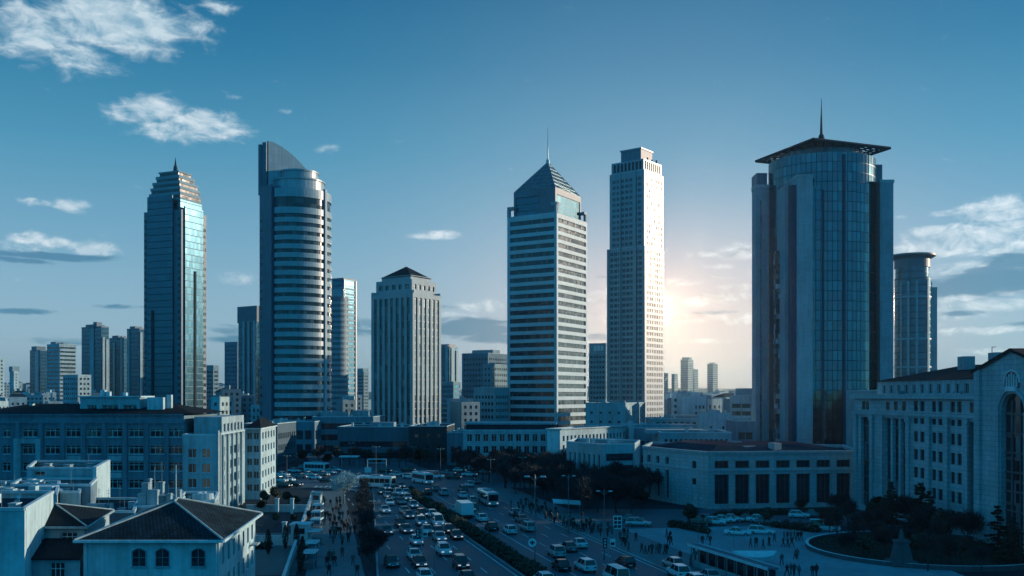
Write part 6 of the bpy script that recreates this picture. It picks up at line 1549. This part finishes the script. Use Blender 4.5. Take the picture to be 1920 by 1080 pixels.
# ------------------------------------------------------------------ people
def make_person(sd):
    rnd = random.Random(sd); st = rnd.uniform(.12, .34) * rnd.choice([-1, 1]); ar = rnd.uniform(.05, .25)
    V = [(0, 0, .93), (0, .0, 1.12), (0, 0, 1.38), (0, -.01, 1.50), (0, -.03, 1.58), (0, -.02, 1.72),
         (-.1, 0, .88), (-.11, -st * .45, .48), (-.11, -st * .9 + .05, .08), (-.11, -st * .9 - .1, .05), (.1, 0, .88), (.11, st * .45 - .06, .48), (.11, st * .9, .08), (.11, st * .9 - .14, .05),
         (-.2, 0, 1.38), (-.26, ar * .4, 1.12), (-.25, -ar * .3 - .06, .88), (-.25, -ar * .4 - .09, .78), (.2, 0, 1.38), (.26, -ar * .4, 1.12), (.25, ar * .3 - .08, .88), (.25, ar * .4 - .1, .78)]
    Ed = [(0, 1), (1, 2), (2, 3), (3, 4), (4, 5), (0, 6), (6, 7), (7, 8), (8, 9), (0, 10), (10, 11), (11, 12), (12, 13), (2, 14), (14, 15), (15, 16), (16, 17), (2, 18), (18, 19), (19, 20), (20, 21)]
    rad = [.17, .155, .16, .06, .085, .085, .1, .07, .05, .045, .1, .07, .05, .045, .075, .06, .042, .038, .075, .06, .042, .038]
    me = bpy.data.meshes.new('person_skeleton'); me.from_pydata(V, Ed, []); o = bpy.data.objects.new('person_skeleton', me); COL.objects.link(o)
    md = o.modifiers.new('skin', 'SKIN'); md.use_smooth_shade = True; o.modifiers.new('sub', 'SUBSURF').levels = 1
    for i, v in enumerate(me.skin_vertices[0].data): v.radius = (rad[i], rad[i] * (.78 if i in (0, 1, 2) else 1)); v.use_root = (i == 0)
    bpy.context.view_layer.update(); dg = bpy.context.evaluated_depsgraph_get(); fin = bpy.data.meshes.new_from_object(o.evaluated_get(dg)); bpy.data.objects.remove(o)
    fin.materials.clear(); coat = COATS[sd % 4]
    for m_ in (coat, TROUS, SKIN, HAIR): fin.materials.append(m_)
    lng = .62 if sd % 3 == 0 else .8
    for p in fin.polygons:
        c = p.center; p.use_smooth = True
        p.material_index = 2 if (c.z > 1.47 and c.z <= 1.64 and c.y < .03) or (abs(c.x) > .19 and c.z < .84) else 3 if c.z > 1.55 else 0 if c.z > lng else 1
    fin.name = 'person'; return fin
PERS = [make_person(s) for s in range(8)]
pr = random.Random(17)
def person(px, py, label, group, z=.13, ang=None, i=None):
    x, y = gp(px, py, z); o = bpy.data.objects.new('person', PERS[pr.randrange(8) if i is None else i]); COL.objects.link(o)
    o.location = (x, y, z - .005); o.rotation_euler = (0, 0, pr.choice([0, math.pi]) + pr.uniform(-.6, .6) if ang is None else ang); s = pr.uniform(.94, 1.06); o.scale = (s * 1.05, s * 1.05, s)
    return tag(o, label, 'person', group)
PROM = [(830, 260), (890, 290), (900, 390), (925, 400), (985, 330), (1010, 335), (1060, 340), (1000, 400), (1130, 310), (1170, 310), (1340, 400), (1040, 450), (1085, 455), (1000, 570), (1060, 570), (1190, 470), (1210, 475), (1270, 510), (1330, 512), (1410, 585), (1170, 650), (1250, 625), (1165, 825), (990, 880), (1040, 885), (960, 960), (1062, 940), (985, 1072), (1390, 812), (1432, 760), (1310, 935), (1365, 1072), (1120, 240), (1140, 205), (1040, 250), (1075, 520), (1105, 525), (1425, 600), (970, 300), (1010, 880), (850, 235), (1085, 230)]
PROM = sorted([(480 + a / 7.2, 930 + b / 7.2) for a, b in PROM], key=lambda q: -q[1])
for i, (px, py) in enumerate(PROM): person(px, py, 'dark-clothed pedestrian walking on the left promenade, %s' % ORD[i], 'pedestrians on the left promenade')
for _ in range(26):
    y = pr.uniform(150, 215); x = pr.uniform(PL(y) + 1.2, PR(y) - .4); px, py = 960 + x / y * F, HZ + (EYE - .13) / y * F; PROM.append((px, py)); person(px, py, 'dark-clothed pedestrian in the thick of the upper promenade crowd', 'upper promenade crowd')
CR = [(860 + a / 6, 900 + b / 6) for a, b in ((600, 285), (680, 300), (690, 345), (720, 350), (640, 420), (660, 425), (790, 330), (820, 370), (870, 390), (900, 360), (930, 350), (970, 420), (985, 430), (1040, 440), (1060, 450), (1075, 480), (1140, 460), (1165, 490), (1185, 470), (1220, 520), (1235, 510), (1260, 500), (1300, 540), (740, 290), (1010, 400), (1100, 440))] + [(1040 + a / 6, 900 + b / 6) for a, b in ((90, 500), (140, 530), (180, 500), (215, 540), (255, 560), (280, 570), (320, 550), (350, 560), (380, 540), (425, 560), (450, 560), (495, 560), (520, 550), (600, 540), (300, 520), (230, 500), (610, 560), (400, 500))]
for i, (px, py) in enumerate(CR): person(px + pr.uniform(-2, 2), py + 3, 'dark-clothed person in the crowd along the grove on the right pavement', 'crowd along the right pavement', .12, ang=pr.uniform(0, 6.28))
for _ in range(45):
    y = pr.uniform(158, 212); x = XR(y) + .8 + abs(pr.gauss(0, 2.2)); person(960 + x / y * F, HZ + (EYE - .12) / y * F, 'dark-clothed person in the crowd along the grove on the right pavement', 'crowd along the right pavement', .12, ang=pr.uniform(0, 6.28))
PZ = [(1040 + a / 6, 900 + b / 6) for a, b in ((770, 745), (800, 745), (830, 795), (915, 690), (980, 815), (1020, 835), (1095, 835), (1150, 830), (1240, 835), (1260, 645), (1300, 680), (1180, 830), (1060, 830), (780, 640), (820, 650))] + [(1240 + a / 6.75, 920 + b / 6.75) for a, b in ((240, 895), (370, 955), (490, 955), (570, 965), (40, 805), (70, 800), (90, 685), (125, 690), (590, 625), (410, 830), (470, 820), (430, 880), (620, 690), (520, 690))]
for i, (px, py) in enumerate(sorted(PZ, key=lambda q: -q[1])): person(px, py, 'dark-clothed pedestrian between the notice board and the glazed shelter, %s' % ORD[i], 'pedestrians before the shelter', ang=pr.uniform(0, 6.28))
PB = [(1240 + a / 6.75, 920 + b / 6.75) for a, b in ((1130, 715), (1200, 715), (1290, 735), (1370, 705), (1432, 655), (1545, 712), (1600, 722), (1690, 870), (1720, 870), (1525, 938), (1590, 1082), (1680, 1082), (1640, 1060), (1650, 715), (1360, 690))] + [(1480 + a / 4.364, 900 + b / 4.364) for a, b in ((190, 790), (222, 792), (80, 795))]
for i, (px, py) in enumerate(sorted(PB, key=lambda q: -q[1])): person(px, py, 'dark-clothed person standing on the pale plaza by the round bed, %s' % ORD[i], 'people on the pale plaza', ang=pr.uniform(0, 6.28))
for i, (px, py) in enumerate([(1470 + 3.2 * k, 1012 + (k % 3)) for k in range(0, 12, 2)]): person(px, py, 'dark-clothed person in the knot of people beside the hedge', 'knot of people beside the hedge', ang=pr.uniform(0, 6.28))

for o in bpy.data.objects:
    for k in ('_base', 'used'):
        if k in o: del o[k]

# ------------------------------------------------------------------ air
m = MB(); m.prism([(-5600, -60), (5600, -60), (5600, 5600), (-5600, 5600)], -1.5, 160, bottom=True)
hz = m.build('haze', []); tag(hz, 'thin blue haze over the city', 'haze', None, 'stuff')
hm = bpy.data.materials.new('haze_air'); hm.use_nodes = True; nt = NT(hm.node_tree); nt.n.clear()
out = nt.new('ShaderNodeOutputMaterial'); pv = nt.new('ShaderNodeVolumePrincipled'); nt.l.new(pv.outputs[0], out.inputs['Volume'])
HAZE_D = 1.3e-4
pv.inputs['Color'].default_value = (.43, .78, 1, 1); pv.inputs['Density'].default_value = HAZE_D; pv.inputs['Anisotropy'].default_value = .9
hz.data.materials.clear(); hz.data.materials.append(hm)

# ------------------------------------------------------------------ sky and sun
SUN_AZ, SUN_EL = 70.0, 11.0
wd = bpy.data.worlds.new('World'); S.world = wd; wd.use_nodes = True; nt = NT(wd.node_tree); nt.n.clear()
out = nt.new('ShaderNodeOutputWorld'); bg = nt.new('ShaderNodeBackground'); nt.l.new(bg.outputs[0], out.inputs[0])
tc = nt.new('ShaderNodeTexCoord'); sx = nt.new('ShaderNodeSeparateXYZ'); nt.l.new(tc.outputs['Generated'], sx.inputs[0])
X_, Y_, Z_ = sx.outputs
az = nt.math('MULTIPLY', nt.math('ARCTAN2', X_, Y_), 57.29578); el = nt.math('MULTIPLY', nt.math('ARCSINE', Z_), 57.29578)
def ramp(x, stops):
    r = nt.new('ShaderNodeValToRGB'); nt.put(r.inputs[0], nt.math('DIVIDE', x, 90.0)); e = r.color_ramp.elements
    while len(e) < len(stops): e.new(.5)
    for i, (p, c) in enumerate(stops): e[i].position = p / 90.0; e[i].color = (*c, 1)
    return r.outputs[0]
front = ramp(el, [(0, (.40, .53, .60)), (2.5, (.36, .50, .585)), (5.5, (.275, .445, .555)), (9, (.18, .375, .51)), (14, (.075, .28, .425)), (19, (.026, .18, .325)), (22.5, (.012, .135, .27)), (32, (.008, .15, .31)), (90, (.010, .17, .37))])
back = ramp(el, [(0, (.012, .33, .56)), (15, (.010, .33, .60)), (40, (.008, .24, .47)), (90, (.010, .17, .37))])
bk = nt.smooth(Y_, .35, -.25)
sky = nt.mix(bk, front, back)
ny = nt.new('ShaderNodeTexSky', sky_type='NISHITA'); ny.sun_disc = False; ny.sun_elevation = R(SUN_EL); ny.sun_rotation = R(SUN_AZ); ny.air_density = 1.0; ny.dust_density = .6; ny.ozone_density = 2.0
# clouds: coverage laid out by compass bearing and elevation, broken up with noise
pv_ = nt.new('ShaderNodeCombineXYZ'); nt.put(pv_.inputs[0], az); nt.put(pv_.inputs[1], el); PV = pv_.outputs[0]
def dirn(px, py): return math.degrees(math.atan((px - 960) / F)), math.degrees(math.atan2(HZ - py, math.hypot(F, px - 960)))
def cover(blobs):
    acc = None
    for (px, py, rx, ry, wt) in blobs:
        a, e = dirn(px, py); k = 57.3 / F
        v = nt.vmath('MULTIPLY', nt.vmath('SUBTRACT', PV, (a, e, 0)), (1 / (rx * k), 1 / (ry * k), 0))
        s = nt.smooth(nt.vmath('LENGTH', v), 1.15, .1, 0, wt)
        acc = s if acc is None else nt.math('MAXIMUM', acc, s)
    return acc
bright = cover([(215, 40, 175, 75, 1.0), (60, 60, 130, 70, .75), (150, 105, 110, 45, .7), (330, 50, 120, 45, .62), (410, 15, 50, 22, .55), (285, 205, 75, 28, .95), (390, 235, 105, 36, .95), (330, 248, 120, 26, .8), (235, 215, 70, 28, .6), (135, 385, 48, 18, .75), (75, 380, 60, 10, .5), (608, 280, 36, 14, .55), (540, 210, 22, 8, .5), (445, 183, 24, 7, .5),
                (50, 447, 45, 18, .9), (105, 456, 40, 16, .85), (170, 466, 80, 18, .85), (60, 465, 130, 16, .6), (815, 440, 80, 16, .62), (440, 522, 70, 20, .55), (900, 575, 60, 20, .75), (850, 590, 90, 12, .6), (1120, 560, 120, 22, .6),
                (1865, 393, 80, 30, 1.15), (1745, 434, 55, 16, .9), (1690, 408, 18, 8, .6), (1690, 466, 26, 14, .85), (1840, 440, 140, 30, 1.1), (1790, 462, 150, 26, 1.0), (1900, 470, 70, 34, 1.0), (1830, 502, 120, 18, .9), (1850, 575, 150, 16, .85), (1800, 592, 90, 12, .8), (1860, 620, 160, 12, .7), (1830, 660, 130, 11, .8), (1780, 560, 60, 16, .8), (1900, 545, 50, 10, .8), (1720, 640, 60, 8, .6), (1770, 400, 40, 10, .6), (1880, 430, 70, 18, .9), (1730, 610, 50, 10, .6), (1690, 500, 30, 10, .6),
                (1390, 470, 70, 24, .9), (1330, 475, 60, 10, .6), (1340, 560, 140, 22, .8), (1300, 595, 150, 18, .75), (1390, 600, 90, 16, .75), (1330, 520, 60, 10, .6), (1060, 600, 200, 16, .5), (1310, 640, 120, 10, .7), (1270, 530, 70, 12, .6), (1350, 500, 50, 9, .65), (1380, 540, 50, 12, .7)])
darkc = cover([(90, 480, 190, 13, .9), (40, 488, 90, 10, .8), (890, 614, 130, 30, 1.1), (960, 635, 240, 16, .85), (680, 625, 120, 18, .7), (430, 618, 70, 22, .6), (1860, 527, 150, 38, 1.15), (1780, 540, 90, 26, 1.0), (1900, 488, 80, 22, 1.0), (1800, 588, 70, 9, .7), (1330, 585, 110, 9, .55), (30, 583, 110, 9, .8), (440, 636, 90, 16, .8), (150, 640, 200, 16, .6), (690, 605, 70, 22, .7), (1120, 632, 70, 12, .7), (230, 575, 100, 8, .7), (790, 575, 120, 9, .7), (1910, 607, 50, 8, .7), (1120, 520, 90, 10, .3)])
cv = nt.vmath('MULTIPLY', PV, (.42, .80, 0))
warp = nt.new('ShaderNodeTexNoise'); nt.put(warp.inputs['Vector'], cv); warp.inputs['Scale'].default_value = .8; warp.inputs['Detail'].default_value = 2
ws = nt.new('ShaderNodeVectorMath', operation='SCALE'); nt.put(ws.inputs[0], nt.vmath('SUBTRACT', warp.outputs['Color'], (.5, .5, .5))); ws.inputs[3].default_value = 1.1
cw = nt.vmath('ADD', cv, ws.outputs[0])
n1 = nt.noise(cw, 1.5, 7, .6); n2 = nt.noise(nt.vmath('ADD', cw, (-.12, -.30, 0)), 1.5, 5, .6)
dens = nt.smooth(nt.math('ADD', bright, nt.math('MULTIPLY', nt.math('SUBTRACT', n1, .5), 1.35)), .18, .86)
litc = nt.math('ADD', nt.math('MULTIPLY', nt.math('SUBTRACT', n2, n1), -2.8), .52, clamp=True)
n3 = nt.noise(nt.vmath('MULTIPLY', cw, (.6, 1.5, 0)), 1.7, 6, .55)
dd = nt.smooth(nt.math('ADD', darkc, nt.math('MULTIPLY', nt.math('SUBTRACT', n3, .5), 1.3)), .32, .82)
# bearing of the veiled low sun: its glare, and the wide pale glow along the horizon around it
gA, gE = dirn(1229, 580)
gv = nt.vmath('SUBTRACT', PV, (gA, gE, 0)); gl = nt.vmath('LENGTH', gv)
def gauss(s, x=None): return nt.math('POWER', 2.71828, nt.math('MULTIPLY', nt.math('POWER', nt.math('DIVIDE', x or gl, s), 2.0), -1.0))
wA, wE = dirn(1300, 640)
wide = nt.vmath('LENGTH', nt.vmath('MULTIPLY', nt.vmath('SUBTRACT', PV, (wA, wE, 0)), (1 / 11.0, 1 / 6.2, 0)))
warmth = gauss(1.0, wide); broad = gauss(15.0); core = gauss(3.4); disc = gauss(.34)
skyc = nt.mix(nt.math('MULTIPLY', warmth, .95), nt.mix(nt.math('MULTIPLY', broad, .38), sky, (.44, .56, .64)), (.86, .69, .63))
dark_col = nt.mix(nt.math('MULTIPLY', warmth, .6), (.085, .215, .33), (.58, .46, .42))
cl_sh = nt.mix(warmth, (.26, .44, .55), (.75, .60, .52)); cl_li = nt.mix(warmth, (.78, .85, .88), (1.0, .91, .84))
highf = nt.smooth(el, 12, 20); cl_li = nt.mix(nt.math('MULTIPLY', highf, .4), cl_li, (.42, .60, .68)); 
c1 = nt.mix(nt.math('MULTIPLY', dens, .92), skyc, nt.mix(litc, cl_sh, cl_li))
c2 = nt.mix(nt.math('MULTIPLY', dd, .93), c1, dark_col)
def addc(a, f, col): 
    n = nt.new('ShaderNodeVectorMath', operation='SCALE'); n.inputs[0].default_value = col; nt.put(n.inputs[3], f)
    return nt.vmath('ADD', a, n.outputs[0])
c3 = addc(c2, core, (.24, .11, .06)); c3 = addc(c3, gauss(1.5), (.5, .38, .24)); c3 = addc(c3, disc, (2000., 1020., 540.))
nsc = nt.vmath('MULTIPLY', ny.outputs[0], (.004, .012, .018)); c4 = nt.vmath('ADD', c3, nsc)
below = nt.smooth(Z_, -.002, -.03); c5 = nt.mix(below, c4, (.05, .09, .12))
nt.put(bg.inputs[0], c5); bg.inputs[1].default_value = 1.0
try: wd.cycles.sampling_method = 'MANUAL'; wd.cycles.sample_map_resolution = 4096
except Exception: pass
sun = bpy.data.lights.new('sun', 'SUN'); sun.energy = 5.0; sun.angle = R(.6); sun.color = (1, .76, .56)
so = bpy.data.objects.new('sun', sun); COL.objects.link(so)
sd = Vector((math.sin(R(SUN_AZ)) * math.cos(R(SUN_EL)), math.cos(R(SUN_AZ)) * math.cos(R(SUN_EL)), math.sin(R(SUN_EL))))
so.rotation_euler = sd.to_track_quat('Z', 'Y').to_euler(); so.location = (300, 100, 300)

# ------------------------------------------------------------------ camera and render settings
cam = bpy.data.cameras.new('camera'); co = bpy.data.objects.new('camera', cam); COL.objects.link(co); S.camera = co
co.location = (0, 0, EYE); co.rotation_euler = (R(90), 0, 0); cam.sensor_width = 36; cam.lens = 36 * F / 1920; cam.shift_y = (HZ - 540) / 1920; cam.clip_end = 20000; cam.clip_start = .5
S.view_settings.view_transform = 'Standard'; S.view_settings.look = 'None'; S.view_settings.exposure = 0; S.view_settings.gamma = 1; S.view_settings.use_curve_mapping = False
S.render.engine = 'CYCLES'; cy = S.cycles; cy.max_bounces = 5; cy.diffuse_bounces = 2; cy.glossy_bounces = 3; cy.transmission_bounces = 2; cy.volume_bounces = 0; cy.transparent_max_bounces = 8
cy.caustics_reflective = False; cy.caustics_refractive = False; cy.sample_clamp_indirect = 6
cy.use_denoising = True
